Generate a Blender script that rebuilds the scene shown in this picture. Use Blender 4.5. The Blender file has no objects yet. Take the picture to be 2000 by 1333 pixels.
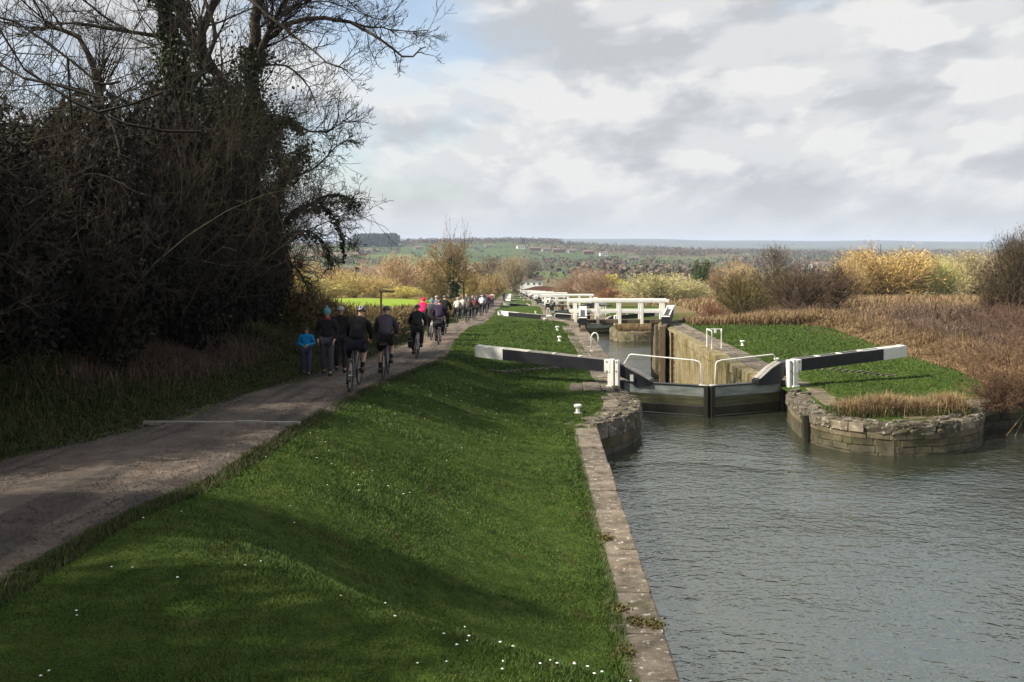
import bpy, bmesh, math, random
import numpy as np
from mathutils import Vector, Matrix
sc = bpy.context.scene
C = sc.collection
R = math.radians
PI = math.pi
# ------------------------------------------------------------------ camera
F = 1944.0; HV = 475.0            # focal length and horizon row in photograph pixels
cam = bpy.data.cameras.new('camera'); camo = bpy.data.objects.new('camera', cam); C.objects.link(camo)
cam.lens = 35; cam.sensor_width = 36; cam.shift_y = -(666.5 - HV) / 2000
cam.clip_start = 0.1; cam.clip_end = 60000
camo.location = (0, 0, 0); camo.rotation_euler = (R(90), 0, 0)
sc.camera = camo
# ------------------------------------------------------------------ light and sky
SUN_EL, SUN_AZ = R(41), R(180 + 72)       # azimuth clockwise from +Y: the sun stands to the left, slightly behind
w = bpy.data.worlds.new('World'); sc.world = w; w.use_nodes = True
def build_world():
    nt = w.node_tree; nt.nodes.clear(); N = nt.nodes.new; L = nt.links.new
    out = N('ShaderNodeOutputWorld')
    sky = N('ShaderNodeTexSky'); sky.sky_type = 'NISHITA'; sky.sun_disc = False
    sky.sun_elevation = SUN_EL; sky.sun_rotation = SUN_AZ; sky.air_density = 1.0; sky.dust_density = 1.5
    bs = N('ShaderNodeBackground'); bs.inputs['Strength'].default_value = 0.105; L(sky.outputs[0], bs.inputs[0])
    tc = N('ShaderNodeTexCoord'); sp = N('ShaderNodeSeparateXYZ'); L(tc.outputs['Generated'], sp.inputs[0])
    def m(op, a, b=None, c=None):
        n = N('ShaderNodeMath'); n.operation = op
        for i, v in enumerate((a, b, c)):
            if v is None: continue
            if isinstance(v, (int, float)): n.inputs[i].default_value = v
            else: L(v, n.inputs[i])
        return n.outputs[0]
    zc = m('MAXIMUM', sp.outputs[2], 0.0)
    den = m('ADD', m('MULTIPLY', zc, 0.9), 0.42)
    cb = N('ShaderNodeCombineXYZ'); L(m('DIVIDE', sp.outputs[0], den), cb.inputs[0]); cb.inputs[1].default_value = 1.7; L(m('MULTIPLY', sp.outputs[1], 0.8), cb.inputs[1]); L(m('MULTIPLY', zc, 3.5), cb.inputs[2])
    def noise(scale, det, rough, dist=0.0, off=(0, 0, 0), vec=None):
        mp = N('ShaderNodeMapping'); mp.inputs['Location'].default_value = off; L(vec or cb.outputs[0], mp.inputs[0])
        n = N('ShaderNodeTexNoise'); n.inputs['Scale'].default_value = scale; n.inputs['Detail'].default_value = det
        n.inputs['Roughness'].default_value = rough; n.inputs['Distortion'].default_value = dist
        L(mp.outputs[0], n.inputs['Vector']); return n.outputs[0]
    def mr(v, a, b, c, d, smooth=True):
        n = N('ShaderNodeMapRange'); n.interpolation_type = 'SMOOTHSTEP' if smooth else 'LINEAR'
        L(v, n.inputs[0])
        for i, x in enumerate((a, b, c, d)): n.inputs[i + 1].default_value = x
        return n.outputs[0]
    n1 = noise(2.6, 10, 0.50, 0.0, (2.3, 1.1, 0)); n1b = noise(2.6, 10, 0.50, 0.0, (2.3, 1.1, 0.10))
    n2 = noise(1.3, 4, 0.5, 0.0, (5.0, 2.0, 1)); n3 = noise(6.5, 9, 0.55, 0.1, (1.0, 7.0, 2))
    cover = mr(m('ADD', m('MULTIPLY', n1, 0.55), m('MULTIPLY', n2, 0.45)), 0.40, 0.52, 0.30, 1)
    cover = m('MAXIMUM', cover, mr(zc, 0.10, 0.02, 0, 1))
    lit = m('SUBTRACT', n1, n1b)
    tone = m('ADD', m('MULTIPLY', lit, 3.4), m('ADD', m('MULTIPLY', n3, 0.52), m('MULTIPLY', n2, 0.60)))
    ton = mr(tone, 0.20, 0.78, 0, 1)
    n4 = noise(4.6, 11, 0.52, 0.15, (4.0, 3.0, 5.0)); n4b = noise(4.6, 11, 0.52, 0.15, (4.0, 3.0, 5.07))
    ton = m('ADD', ton, m('SUBTRACT', mr(m('ADD', n4, m('MULTIPLY', m('SUBTRACT', n4, n4b), 1.6)), 0.38, 0.68, 0, 0.60), 0.30))
    k_ = mr(zc, 0.0, 0.10, 0, 1); ton = m('ADD', m('MULTIPLY', ton, m('ADD', m('MULTIPLY', k_, 0.75), 0.25)), m('MULTIPLY', m('SUBTRACT', 1.0, k_), 0.36))
    cr = N('ShaderNodeValToRGB'); L(ton, cr.inputs[0])
    e = cr.color_ramp.elements; e[0].position = 0; e[0].color = (0.285, 0.295, 0.31, 1); e[1].position = 1; e[1].color = (0.425, 0.425, 0.42, 1)
    x = e.new(0.45); x.color = (0.335, 0.345, 0.36, 1)
    bc = N('ShaderNodeBackground'); L(cr.outputs[0], bc.inputs[0]); bc.inputs[1].default_value = 1.0
    mx = N('ShaderNodeMixShader'); L(cover, mx.inputs[0]); L(bs.outputs[0], mx.inputs[1]); L(bc.outputs[0], mx.inputs[2])
    L(mx.outputs[0], out.inputs[0])
build_world()
sl = bpy.data.lights.new('sun', 'SUN'); slo = bpy.data.objects.new('sun', sl); C.objects.link(slo)
sl.energy = 5.0; sl.angle = R(0.9); sl.color = (1.0, 0.90, 0.74)
tosun = Vector((math.sin(SUN_AZ) * math.cos(SUN_EL), math.cos(SUN_AZ) * math.cos(SUN_EL), math.sin(SUN_EL)))
slo.rotation_euler = tosun.to_track_quat('Z', 'Y').to_euler()
sc.view_settings.view_transform = 'Standard'; sc.view_settings.look = 'None'
sc.view_settings.exposure = 1.0; sc.view_settings.gamma = 1.0; sc.view_settings.use_curve_mapping = False
sc.cycles.volume_bounces = 0; sc.cycles.max_bounces = 6; sc.cycles.diffuse_bounces = 2
sc.cycles.volume_max_steps = 8; sc.cycles.transparent_max_bounces = 8

HAZE = 1.05e-4
rng = np.random.default_rng(7); random.seed(7)
# ------------------------------------------------------------------ helpers
def at(u, v, Y): return Vector(((u - 1000) / F * Y, Y, -(v - HV) / F * Y))
def tag(o, label=None, cat=None, group=None, kind=None):
    if label: o['label'] = label
    if cat: o['category'] = cat
    if group: o['group'] = group
    if kind: o['kind'] = kind
    return o
def fast_mesh(name, V, Fc, mats=(), smooth=False, mat_idx=None, tint=None):
    V = np.asarray(V, dtype=np.float32); Fc = np.asarray(Fc, dtype=np.int32)
    me = bpy.data.meshes.new(name); n, k = Fc.shape
    me.vertices.add(len(V)); me.vertices.foreach_set('co', V.ravel())
    me.loops.add(n * k); me.loops.foreach_set('vertex_index', Fc.ravel())
    me.polygons.add(n); me.polygons.foreach_set('loop_start', np.arange(0, n * k, k, dtype=np.int32))
    me.polygons.foreach_set('loop_total', np.full(n, k, dtype=np.int32))
    for m_ in mats: me.materials.append(m_)
    if mat_idx is not None: me.polygons.foreach_set('material_index', np.asarray(mat_idx, dtype=np.int32))
    me.polygons.foreach_set('use_smooth', np.full(n, smooth, dtype=bool))
    me.update(calc_edges=True)
    if tint is not None:
        tint = np.asarray(tint, dtype=np.float32)
        if tint.ndim == 1: tint = np.stack([tint] * 3, 1)
        a = me.color_attributes.new('tint', 'FLOAT_COLOR', 'POINT')
        a.data.foreach_set('color', np.concatenate([tint, np.ones((len(tint), 1), np.float32)], 1).ravel())
    return me
def link(name, me, parent=None, loc=None, rot=None, scale=None, color=None):
    o = bpy.data.objects.new(name, me); C.objects.link(o)
    if parent is not None: o.parent = parent
    if loc is not None: o.location = loc
    if rot is not None: o.rotation_euler = rot
    if scale is not None: o.scale = scale
    if color is not None: o.color = (*color, 1)
    return o
def empty(name, loc=(0, 0, 0), rz=0, label=None, cat=None, group=None, kind=None, scale=None):
    o = link(name, None, None, loc, (0, 0, rz), scale); o.empty_display_size = 0.2
    return tag(o, label, cat, group, kind)
class MB:
    """collects boxes, prisms, tubes; build() links one mesh object"""
    def __init__(s): s.v = []; s.f = []
    def add(s, vs, fs):
        b = len(s.v); s.v += [tuple(v) for v in vs]; s.f += [tuple(i + b for i in f) for f in fs]; return s
    def box(s, a, b, bev=0.0):
        x0, y0, z0 = a; x1, y1, z1 = b
        if bev <= 0:
            return s.add([(x0, y0, z0), (x1, y0, z0), (x1, y1, z0), (x0, y1, z0), (x0, y0, z1), (x1, y0, z1), (x1, y1, z1), (x0, y1, z1)],
                         [(3, 2, 1, 0), (4, 5, 6, 7), (0, 1, 5, 4), (1, 2, 6, 5), (2, 3, 7, 6), (3, 0, 4, 7)])
        bm = bmesh.new(); bmesh.ops.create_cube(bm, size=1)
        for v in bm.verts: v.co = Vector(((x0 + x1) / 2 + v.co.x * (x1 - x0), (y0 + y1) / 2 + v.co.y * (y1 - y0), (z0 + z1) / 2 + v.co.z * (z1 - z0)))
        bmesh.ops.bevel(bm, geom=bm.edges[:], offset=bev, segments=1, affect='EDGES'); return s.bm(bm)
    def bm(s, bm, M=None):
        bm.verts.index_update()
        s.add([(M @ v.co if M else v.co) for v in bm.verts], [[v.index for v in f.verts] for f in bm.faces]); bm.free(); return s
    def prism(s, prof, y0, y1, bev=0.0, M=None):
        """profile in the xz plane, extruded along y"""
        n = len(prof); vs = [(x, y0, z) for x, z in prof] + [(x, y1, z) for x, z in prof]
        fs = [tuple(range(n)), tuple(range(2 * n - 1, n - 1, -1))] + [(i, i + n, (i + 1) % n + n, (i + 1) % n) for i in range(n)]
        if M: vs = [M @ Vector(v) for v in vs]
        return s.add(vs, fs)
    def tube(s, pts, r, n=8, closed=False, cap=True):
        pts = [Vector(p) for p in pts]; rr = r if isinstance(r, (list, tuple)) else [r] * len(pts)
        b = len(s.v); up = Vector((0.13, 0.21, 0.97)).normalized(); m = len(pts)
        for i, p in enumerate(pts):
            if closed: d = pts[(i + 1) % m] - pts[i - 1]
            else: d = pts[min(i + 1, m - 1)] - pts[max(i - 1, 0)]
            d.normalize(); a = d.cross(up)
            if a.length < 0.05: a = d.cross(Vector((1, 0, 0)))
            a.normalize(); c = d.cross(a)
            for k in range(n):
                t = 2 * PI * k / n; q = p + (a * math.cos(t) + c * math.sin(t)) * rr[i]; s.v.append(tuple(q))
        for i in range(m if closed else m - 1):
            j = (i + 1) % m
            for k in range(n):
                s.f.append((b + i * n + k, b + i * n + (k + 1) % n, b + j * n + (k + 1) % n, b + j * n + k))
        if cap and not closed:
            s.f.append(tuple(b + k for k in range(n))[::-1]); s.f.append(tuple(b + (m - 1) * n + k for k in range(n)))
        return s
    def lathe(s, prof, n=16, cx=0, cy=0):
        b = len(s.v)
        for r, z in prof:
            for k in range(n): t = 2 * PI * k / n; s.v.append((cx + r * math.cos(t), cy + r * math.sin(t), z))
        for i in range(len(prof) - 1):
            for k in range(n): s.f.append((b + i * n + k, b + i * n + (k + 1) % n, b + (i + 1) * n + (k + 1) % n, b + (i + 1) * n + k))
        s.f.append(tuple(b + (len(prof) - 1) * n + k for k in range(n))); return s
    def ball(s, c, r, seg=12, ring=8):
        bm = bmesh.new(); bmesh.ops.create_uvsphere(bm, u_segments=seg, v_segments=ring, radius=1)
        rr = r if isinstance(r, (tuple, list)) else (r, r, r)
        return s.bm(bm, Matrix.Translation(c) @ Matrix.Diagonal((*rr, 1)))
    def mesh(s, name, mat, smooth=False):
        me = bpy.data.meshes.new(name); me.from_pydata(s.v, [], s.f); me.materials.append(mat)
        if smooth:
            for p in me.polygons: p.use_smooth = True
        me.update(); return me
    def build(s, name, mat, parent=None, smooth=False, loc=None, rot=None, color=None):
        return link(name, s.mesh(name, mat, smooth), parent, loc, rot, None, color)
def copy_tree(o, parent=None):
    c = o.copy(); C.objects.link(c)
    if parent is not None: c.parent = parent
    for ch in list(o.children): copy_tree(ch, c)
    return c
# ------------------------------------------------------------------ materials
def newmat(name):
    m_ = bpy.data.materials.new(name); m_.use_nodes = True; nt = m_.node_tree
    return m_, nt, nt.nodes['Principled BSDF']
def mk(name, cols, scale=6, rough=0.8, bump=0.0, bscale=None, det=6, coords='Object', spec=0.3, stretch=(1, 1, 1), pos=None, extra=None, metal=0.0, dist=0.1):
    """noise-ramped colour with bump; cols = list of (pos, rgb) or rgb list"""
    m_, nt, b = newmat(name); N = nt.nodes.new; L = nt.links.new
    if coords == 'World':
        g = N('ShaderNodeNewGeometry'); src = g.outputs['Position']
    else:
        g = N('ShaderNodeTexCoord'); src = g.outputs['Object']
    mp = N('ShaderNodeMapping'); mp.inputs['Scale'].default_value = stretch; L(src, mp.inputs[0]); vec = mp.outputs[0]
    n = N('ShaderNodeTexNoise'); n.inputs['Scale'].default_value = scale; n.inputs['Detail'].default_value = det
    n.inputs['Roughness'].default_value = 0.62; n.inputs['Distortion'].default_value = dist; L(vec, n.inputs['Vector'])
    cr = N('ShaderNodeValToRGB'); L(n.outputs[0], cr.inputs[0]); els = cr.color_ramp.elements
    k = len(cols)
    pts = [(0.30 + 0.40 * i / max(1, k - 1), c) if len(c) == 3 else (c[0], c[1]) for i, c in enumerate(cols)]
    els[0].position = pts[0][0]; els[0].color = (*pts[0][1], 1)
    if k > 1: els[1].position = pts[-1][0]; els[1].color = (*pts[-1][1], 1)
    else: els[1].color = (*pts[0][1], 1)
    for p, c in pts[1:-1]: e = els.new(p); e.color = (*c, 1)
    col = cr.outputs[0]
    if extra: col = extra(nt, col, src, b)
    L(col, b.inputs['Base Color'])
    b.inputs['Roughness'].default_value = rough; b.inputs['Specular IOR Level'].default_value = spec; b.inputs['Metallic'].default_value = metal
    if bump:
        n2 = N('ShaderNodeTexNoise'); n2.inputs['Scale'].default_value = bscale or scale * 3; n2.inputs['Detail'].default_value = 8
        n2.inputs['Roughness'].default_value = 0.65; L(vec, n2.inputs['Vector'])
        bp = N('ShaderNodeBump'); bp.inputs['Strength'].default_value = 1.0; bp.inputs['Distance'].default_value = bump
        L(n2.outputs[0], bp.inputs['Height']); L(bp.outputs[0], b.inputs['Normal'])
    return m_
def nmix(nt, fac, a, b_, mode='MIX'):
    n = nt.nodes.new('ShaderNodeMix'); n.data_type = 'RGBA'; n.blend_type = mode
    def put(i, v):
        if isinstance(v, (int, float)): n.inputs[i].default_value = v
        elif isinstance(v, tuple): n.inputs[i].default_value = (*v, 1)
        else: nt.links.new(v, n.inputs[i])
    put(0, fac); put(6, a); put(7, b_); return n.outputs[2]
def nnoise(nt, src, scale, det=4, rough=0.55, off=(0, 0, 0), st=(1, 1, 1)):
    mp = nt.nodes.new('ShaderNodeMapping'); mp.inputs['Location'].default_value = off; mp.inputs['Scale'].default_value = st
    nt.links.new(src, mp.inputs[0]); n = nt.nodes.new('ShaderNodeTexNoise'); n.inputs['Scale'].default_value = scale
    n.inputs['Detail'].default_value = det; n.inputs['Roughness'].default_value = rough; nt.links.new(mp.outputs[0], n.inputs['Vector']); return n.outputs[0]
def nrange(nt, v, a, b, c=0.0, d=1.0):
    n = nt.nodes.new('ShaderNodeMapRange'); n.interpolation_type = 'SMOOTHSTEP'; nt.links.new(v, n.inputs[0])
    for i, x in enumerate((a, b, c, d)): n.inputs[i + 1].default_value = x
    return n.outputs[0]
def objcol(name, rough=0.85, bump=0.0, bscale=40, var=0.35, spec=0.2, tintvar=0.0, sheen=0.0):
    """takes its colour from the object's own colour, mottled by noise"""
    m_, nt, b = newmat(name); N = nt.nodes.new; L = nt.links.new
    oi = N('ShaderNodeObjectInfo'); tc = N('ShaderNodeTexCoord')
    f = nnoise(nt, tc.outputs['Object'], 3.0, 4); g = nrange(nt, f, 0.3, 0.7, 1 - var, 1 + var)
    col = nmix(nt, 1.0, oi.outputs['Color'], g, 'MULTIPLY')
    if tintvar:
        a = N('ShaderNodeAttribute'); a.attribute_name = 'tint'
        col = nmix(nt, 1.0, col, nrange(nt, a.outputs['Fac'], 0, 1, 1 - tintvar, 1 + tintvar), 'MULTIPLY')
    L(col, b.inputs['Base Color']); b.inputs['Roughness'].default_value = rough; b.inputs['Specular IOR Level'].default_value = spec
    if bump:
        h = nnoise(nt, tc.outputs['Object'], bscale, 4); bp = N('ShaderNodeBump'); bp.inputs['Distance'].default_value = bump
        L(h, bp.inputs['Height']); L(bp.outputs[0], b.inputs['Normal'])
    return m_
M = {}
# ground: mown grass, worn patches, far field colours come from the sheet's own 'tint' attribute
def m_ground():
    m_, nt, b = newmat('ground'); N = nt.nodes.new; L = nt.links.new
    g = N('ShaderNodeNewGeometry'); p = g.outputs['Position']
    a = nnoise(nt, p, 0.55, 6, 0.6); c = nnoise(nt, p, 7.0, 6, 0.7, (3, 1, 0)); d = nnoise(nt, p, 45.0, 4, 0.7)
    col = nmix(nt, nrange(nt, a, 0.35, 0.65), (0.033, 0.066, 0.010), (0.052, 0.088, 0.012))
    col = nmix(nt, nrange(nt, c, 0.42, 0.75), col, (0.066, 0.070, 0.020))
    col = nmix(nt, nrange(nt, c, 0.30, 0.42, 0.7, 0.0), col, (0.035, 0.04, 0.014))
    at_ = N('ShaderNodeAttribute'); at_.attribute_name = 'tint'
    fc = nmix(nt, nrange(nt, nnoise(nt, p, 0.02, 5), 0.3, 0.7, 0, 0.5), at_.outputs['Color'], nmix(nt, 1.0, at_.outputs['Color'], (0.6, 0.62, 0.55), 'MULTIPLY'))
    w_ = N('ShaderNodeAttribute'); w_.attribute_name = 'far'
    col = nmix(nt, w_.outputs['Fac'], col, fc)
    col = nmix(nt, 1.0, col, nrange(nt, d, 0.3, 0.7, 0.62, 1.35), 'MULTIPLY')
    L(col, b.inputs['Base Color']); b.inputs['Roughness'].default_value = 0.95; b.inputs['Specular IOR Level'].default_value = 0.08
    bp = N('ShaderNodeBump'); bp.inputs['Distance'].default_value = 0.03; L(nnoise(nt, p, 22, 8, 0.7), bp.inputs['Height'])
    bp2 = N('ShaderNodeBump'); bp2.inputs['Distance'].default_value = 0.12; L(nnoise(nt, p, 3.0, 5, 0.6), bp2.inputs['Height']); L(bp.outputs[0], bp2.inputs['Normal'])
    L(bp2.outputs[0], b.inputs['Normal']); return m_
M['ground'] = m_ground()
def m_blade(name, c0, c1, c2, brown, rough=0.7, trans=0.0):
    m_, nt, b = newmat(name); N = nt.nodes.new; L = nt.links.new
    g = N('ShaderNodeNewGeometry'); p = g.outputs['Position']; a = N('ShaderNodeAttribute'); a.attribute_name = 'tint'
    col = nmix(nt, nrange(nt, nnoise(nt, p, 0.5, 6, 0.62), 0.35, 0.65), c0, c1)
    col = nmix(nt, nrange(nt, nnoise(nt, p, 3.2, 5, 0.62, (5, 2, 1)), 0.38, 0.66), col, c2)
    col = nmix(nt, nrange(nt, nnoise(nt, p, 1.6, 6, 0.7, (9, 4, 2)), 0.56, 0.70, 0, 0.75), col, brown)
    col = nmix(nt, 1.0, col, nrange(nt, a.outputs['Fac'], 0, 1, 0.68, 1.35), 'MULTIPLY')
    L(col, b.inputs['Base Color']); b.inputs['Roughness'].default_value = rough; b.inputs['Specular IOR Level'].default_value = 0.2
    return m_
M['blade'] = m_blade('grass_blades', (0.0265, 0.0555, 0.0086), (0.0480, 0.0870, 0.0115), (0.0605, 0.0973, 0.0187), (0.0612, 0.0540, 0.0202))
M['rough_blade'] = m_blade('rough_grass', (0.028, 0.044, 0.012), (0.045, 0.06, 0.016), (0.06, 0.058, 0.022), (0.09, 0.065, 0.034))
M['reed'] = m_blade('dry_reeds', (0.17, 0.115, 0.058), (0.26, 0.19, 0.10), (0.15, 0.095, 0.052), (0.31, 0.24, 0.14))
M['bramble'] = m_blade('bramble_stems', (0.095, 0.062, 0.046), (0.14, 0.10, 0.07), (0.085, 0.055, 0.04), (0.20, 0.155, 0.10))
def path_extra(nt, col, src, b):
    f = nrange(nt, nnoise(nt, src, 0.8, 6, 0.65), 0.4, 0.66); col = nmix(nt, f, col, (0.10, 0.085, 0.072))
    v = nt.nodes.new('ShaderNodeTexVoronoi'); v.inputs['Scale'].default_value = 42; nt.links.new(src, v.inputs['Vector'])
    col = nmix(nt, nrange(nt, v.outputs['Distance'], 0.02, 0.16, 0.75, 0.0), col, (0.30, 0.27, 0.24))
    ru = nrange(nt, nnoise(nt, src, 0.9, 3, 0.5, (4, 0, 0), (3.0, 0.18, 1)), 0.50, 0.62, 0, 0.75); col = nmix(nt, ru, col, (0.062, 0.052, 0.046))
    return col
M['path'] = mk('gravel_path', [(0.085, 0.063, 0.049), (0.16, 0.125, 0.10), (0.25, 0.205, 0.17)], 3.2, 0.95, 0.05, 20, coords='World', extra=path_extra)
def stone_extra(lich=0.62, moss=0.6, mosscol=(0.05, 0.05, 0.02)):
    def f_(nt, col, src, b):
        g = nt.nodes.new('ShaderNodeNewGeometry'); p = g.outputs['Position']
        oi = nt.nodes.new('ShaderNodeObjectInfo')
        col = nmix(nt, 1.0, col, nrange(nt, oi.outputs['Random'], 0, 1, 0.72, 1.25), 'MULTIPLY')
        col = nmix(nt, nrange(nt, nnoise(nt, p, 9, 6, 0.7, (2, 2, 2)), lich, lich + 0.08, 0, 0.85), col, (0.42, 0.40, 0.36))
        col = nmix(nt, nrange(nt, nnoise(nt, p, 2.4, 6, 0.65, (7, 1, 3)), moss, moss + 0.15, 0, 0.9), col, mosscol)
        return col
    return f_
M['coping'] = mk('weathered_coping', [(0.0574, 0.0467, 0.0344), (0.1230, 0.1025, 0.0795), (0.1886, 0.1640, 0.1312)], 3.5, 0.9, 0.018, 22, coords='World', extra=stone_extra(0.57, 0.55))
M['stone'] = mk('lock_masonry', [(0.0561, 0.0487, 0.0299), (0.1122, 0.0935, 0.0598), (0.1795, 0.1496, 0.1010)], 2.5, 0.9, 0.03, 12, coords='World', extra=stone_extra(0.64, 0.52, (0.045, 0.05, 0.016)))
def stain_extra(nt, col, src, b):
    g = nt.nodes.new('ShaderNodeNewGeometry'); p = g.outputs['Position']
    st = nnoise(nt, p, 1.0, 5, 0.6, (0, 0, 0), (3.5, 3.5, 0.35))
    col = nmix(nt, nrange(nt, st, 0.45, 0.6, 0, 0.85), col, (0.14, 0.115, 0.025))
    col = nmix(nt, nrange(nt, nnoise(nt, p, 1.0, 5, 0.6, (5, 3, 0), (5, 5, 0.5)), 0.52, 0.64, 0, 0.85), col, (0.045, 0.042, 0.02)); return col
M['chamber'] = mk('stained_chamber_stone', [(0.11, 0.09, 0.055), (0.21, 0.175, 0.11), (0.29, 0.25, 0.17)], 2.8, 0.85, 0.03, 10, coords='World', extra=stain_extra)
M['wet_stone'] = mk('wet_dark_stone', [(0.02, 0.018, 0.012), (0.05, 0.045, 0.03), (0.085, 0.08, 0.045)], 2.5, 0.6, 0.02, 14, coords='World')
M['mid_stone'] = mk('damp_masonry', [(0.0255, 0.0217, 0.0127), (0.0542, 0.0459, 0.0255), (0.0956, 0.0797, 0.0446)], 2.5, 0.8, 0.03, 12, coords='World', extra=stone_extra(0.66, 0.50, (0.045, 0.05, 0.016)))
M['pale_stone'] = mk('pale_kerb_stone', [(0.2560, 0.2320, 0.2000), (0.3840, 0.3520, 0.3040)], 6, 0.9, 0.004, coords='World')
M['rubble'] = mk('rough_lichened_rubble', [(0.0280, 0.0240, 0.0160), (0.0800, 0.0680, 0.0496), (0.1520, 0.1320, 0.1000)], 5.5, 0.95, 0.03, 20, coords='World', extra=stone_extra(0.56, 0.52, (0.035, 0.04, 0.014)))
M['joint'] = mk('mortar_and_earth', [(0.035, 0.03, 0.02), (0.07, 0.06, 0.042)], 5, 0.95, 0.01, coords='World')
def paint_extra(nt, col, src, b):
    g = nt.nodes.new('ShaderNodeNewGeometry'); p = g.outputs['Position']
    return nmix(nt, nrange(nt, nnoise(nt, p, 5, 6, 0.7, (0, 0, 0), (1, 1, 0.3)), 0.55, 0.75, 0, 0.55), col, (0.42, 0.40, 0.30))
M['white'] = mk('weathered_white_paint', [(0.60, 0.60, 0.56), (0.72, 0.72, 0.68)], 2.5, 0.55, 0.002, 30, extra=paint_extra)
M['black'] = mk('black_paint', [(0.008, 0.009, 0.013), (0.018, 0.02, 0.026)], 4, 0.42, 0.002, 25, spec=0.4)
M['tread'] = mk('grey_worn_edge', [(0.16, 0.155, 0.145), (0.30, 0.29, 0.27)], 5, 0.7, 0.003)
M['gatewood'] = mk('gate_timber_upper', [(0.0800, 0.0960, 0.0880), (0.1520, 0.1760, 0.1640), (0.2240, 0.2480, 0.2320)], 2.2, 0.7, 0.008, 12, stretch=(0.5, 1, 3))
M['slimewood'] = mk('gate_timber_algae', [(0.0196, 0.0202, 0.0112), (0.0504, 0.0504, 0.0235), (0.0896, 0.0868, 0.0448)], 2.4, 0.55, 0.01, 12, stretch=(0.4, 1, 4))
M['wetwood'] = mk('wet_dark_timber', [(0.010, 0.010, 0.008), (0.03, 0.028, 0.02)], 3, 0.4, 0.01, stretch=(1, 1, 0.3))
M['oldwood'] = mk('old_brown_timber', [(0.03, 0.022, 0.014), (0.085, 0.062, 0.038), (0.15, 0.12, 0.07)], 2.4, 0.8, 0.015, 14, stretch=(4, 4, 0.4))
M['iron'] = mk('rusty_iron', [(0.02, 0.012, 0.01), (0.06, 0.03, 0.02)], 8, 0.7, 0.002)
M['bark'] = mk('bark', [(0.018, 0.015, 0.010), (0.042, 0.035, 0.024), (0.07, 0.062, 0.045)], 5, 0.95, 0.03, 12, stretch=(2, 2, 0.5))
M['palebark'] = mk('pale_bark', [(0.28, 0.25, 0.18), (0.42, 0.38, 0.28)], 5, 0.9, 0.01)
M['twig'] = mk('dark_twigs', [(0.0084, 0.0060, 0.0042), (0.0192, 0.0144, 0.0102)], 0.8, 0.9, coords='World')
M['olive_twig'] = mk('olive_twigs', [(0.0130, 0.0111, 0.0059), (0.0358, 0.0306, 0.0143), (0.0234, 0.0156, 0.0104)], 0.5, 0.9, coords='World')
M['ivy'] = mk('ivy_leaves', [(0.007, 0.014, 0.005), (0.018, 0.032, 0.009), (0.04, 0.062, 0.016)], 1.6, 0.5, coords='World', spec=0.35)
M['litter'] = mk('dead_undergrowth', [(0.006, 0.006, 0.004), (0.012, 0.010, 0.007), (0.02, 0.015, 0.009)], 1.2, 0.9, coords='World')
M['hedgeleaf'] = mk('hedge_leaves', [(0.04, 0.04, 0.014), (0.085, 0.075, 0.025), (0.13, 0.10, 0.035)], 1.0, 0.8, coords='World')
M['ftwig'] = objcol('tree_twigs', 0.9, var=0.35, tintvar=0.45)
M['fleaf'] = objcol('tree_leaves', 0.8, var=0.4, tintvar=0.5)
M['cloth'] = objcol('cloth', 0.9, 0.006, 18, 0.18, 0.15)
M['gloss'] = objcol('helmet_shell', 0.35, 0.0, var=0.05, spec=0.5)
M['skin'] = mk('skin', [(0.42, 0.24, 0.17), (0.50, 0.30, 0.22)], 6, 0.55)
M['hair'] = mk('hair', [(0.03, 0.02, 0.012), (0.06, 0.04, 0.02)], 20, 0.6)
M['rubber'] = mk('tyre_rubber', [(0.012, 0.012, 0.012), (0.02, 0.02, 0.02)], 20, 0.8)
M['metal'] = mk('bare_metal', [(0.45, 0.45, 0.46), (0.55, 0.55, 0.55)], 20, 0.3, metal=0.9)
M['brick'] = mk('old_brick', [(0.10, 0.045, 0.03), (0.20, 0.09, 0.06)], 3, 0.9, 0.004, coords='World')
M['housewhite'] = mk('white_render', [(0.70, 0.69, 0.66), (0.80, 0.79, 0.76)], 0.6, 0.8)
M['slate'] = mk('roof_tiles', [(0.10, 0.075, 0.06), (0.17, 0.13, 0.10)], 1.5, 0.8, 0.01, 10)
M['glass'] = mk('window_glass', [(0.02, 0.025, 0.03), (0.03, 0.035, 0.04)], 1.0, 0.08, spec=0.6)
M['daisy'] = mk('daisy_petals', [(0.75, 0.75, 0.72), (0.82, 0.82, 0.80)], 4, 0.7)
M['eye'] = mk('eyes', [(0.02, 0.015, 0.01), (0.03, 0.02, 0.015)], 4, 0.4)
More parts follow.
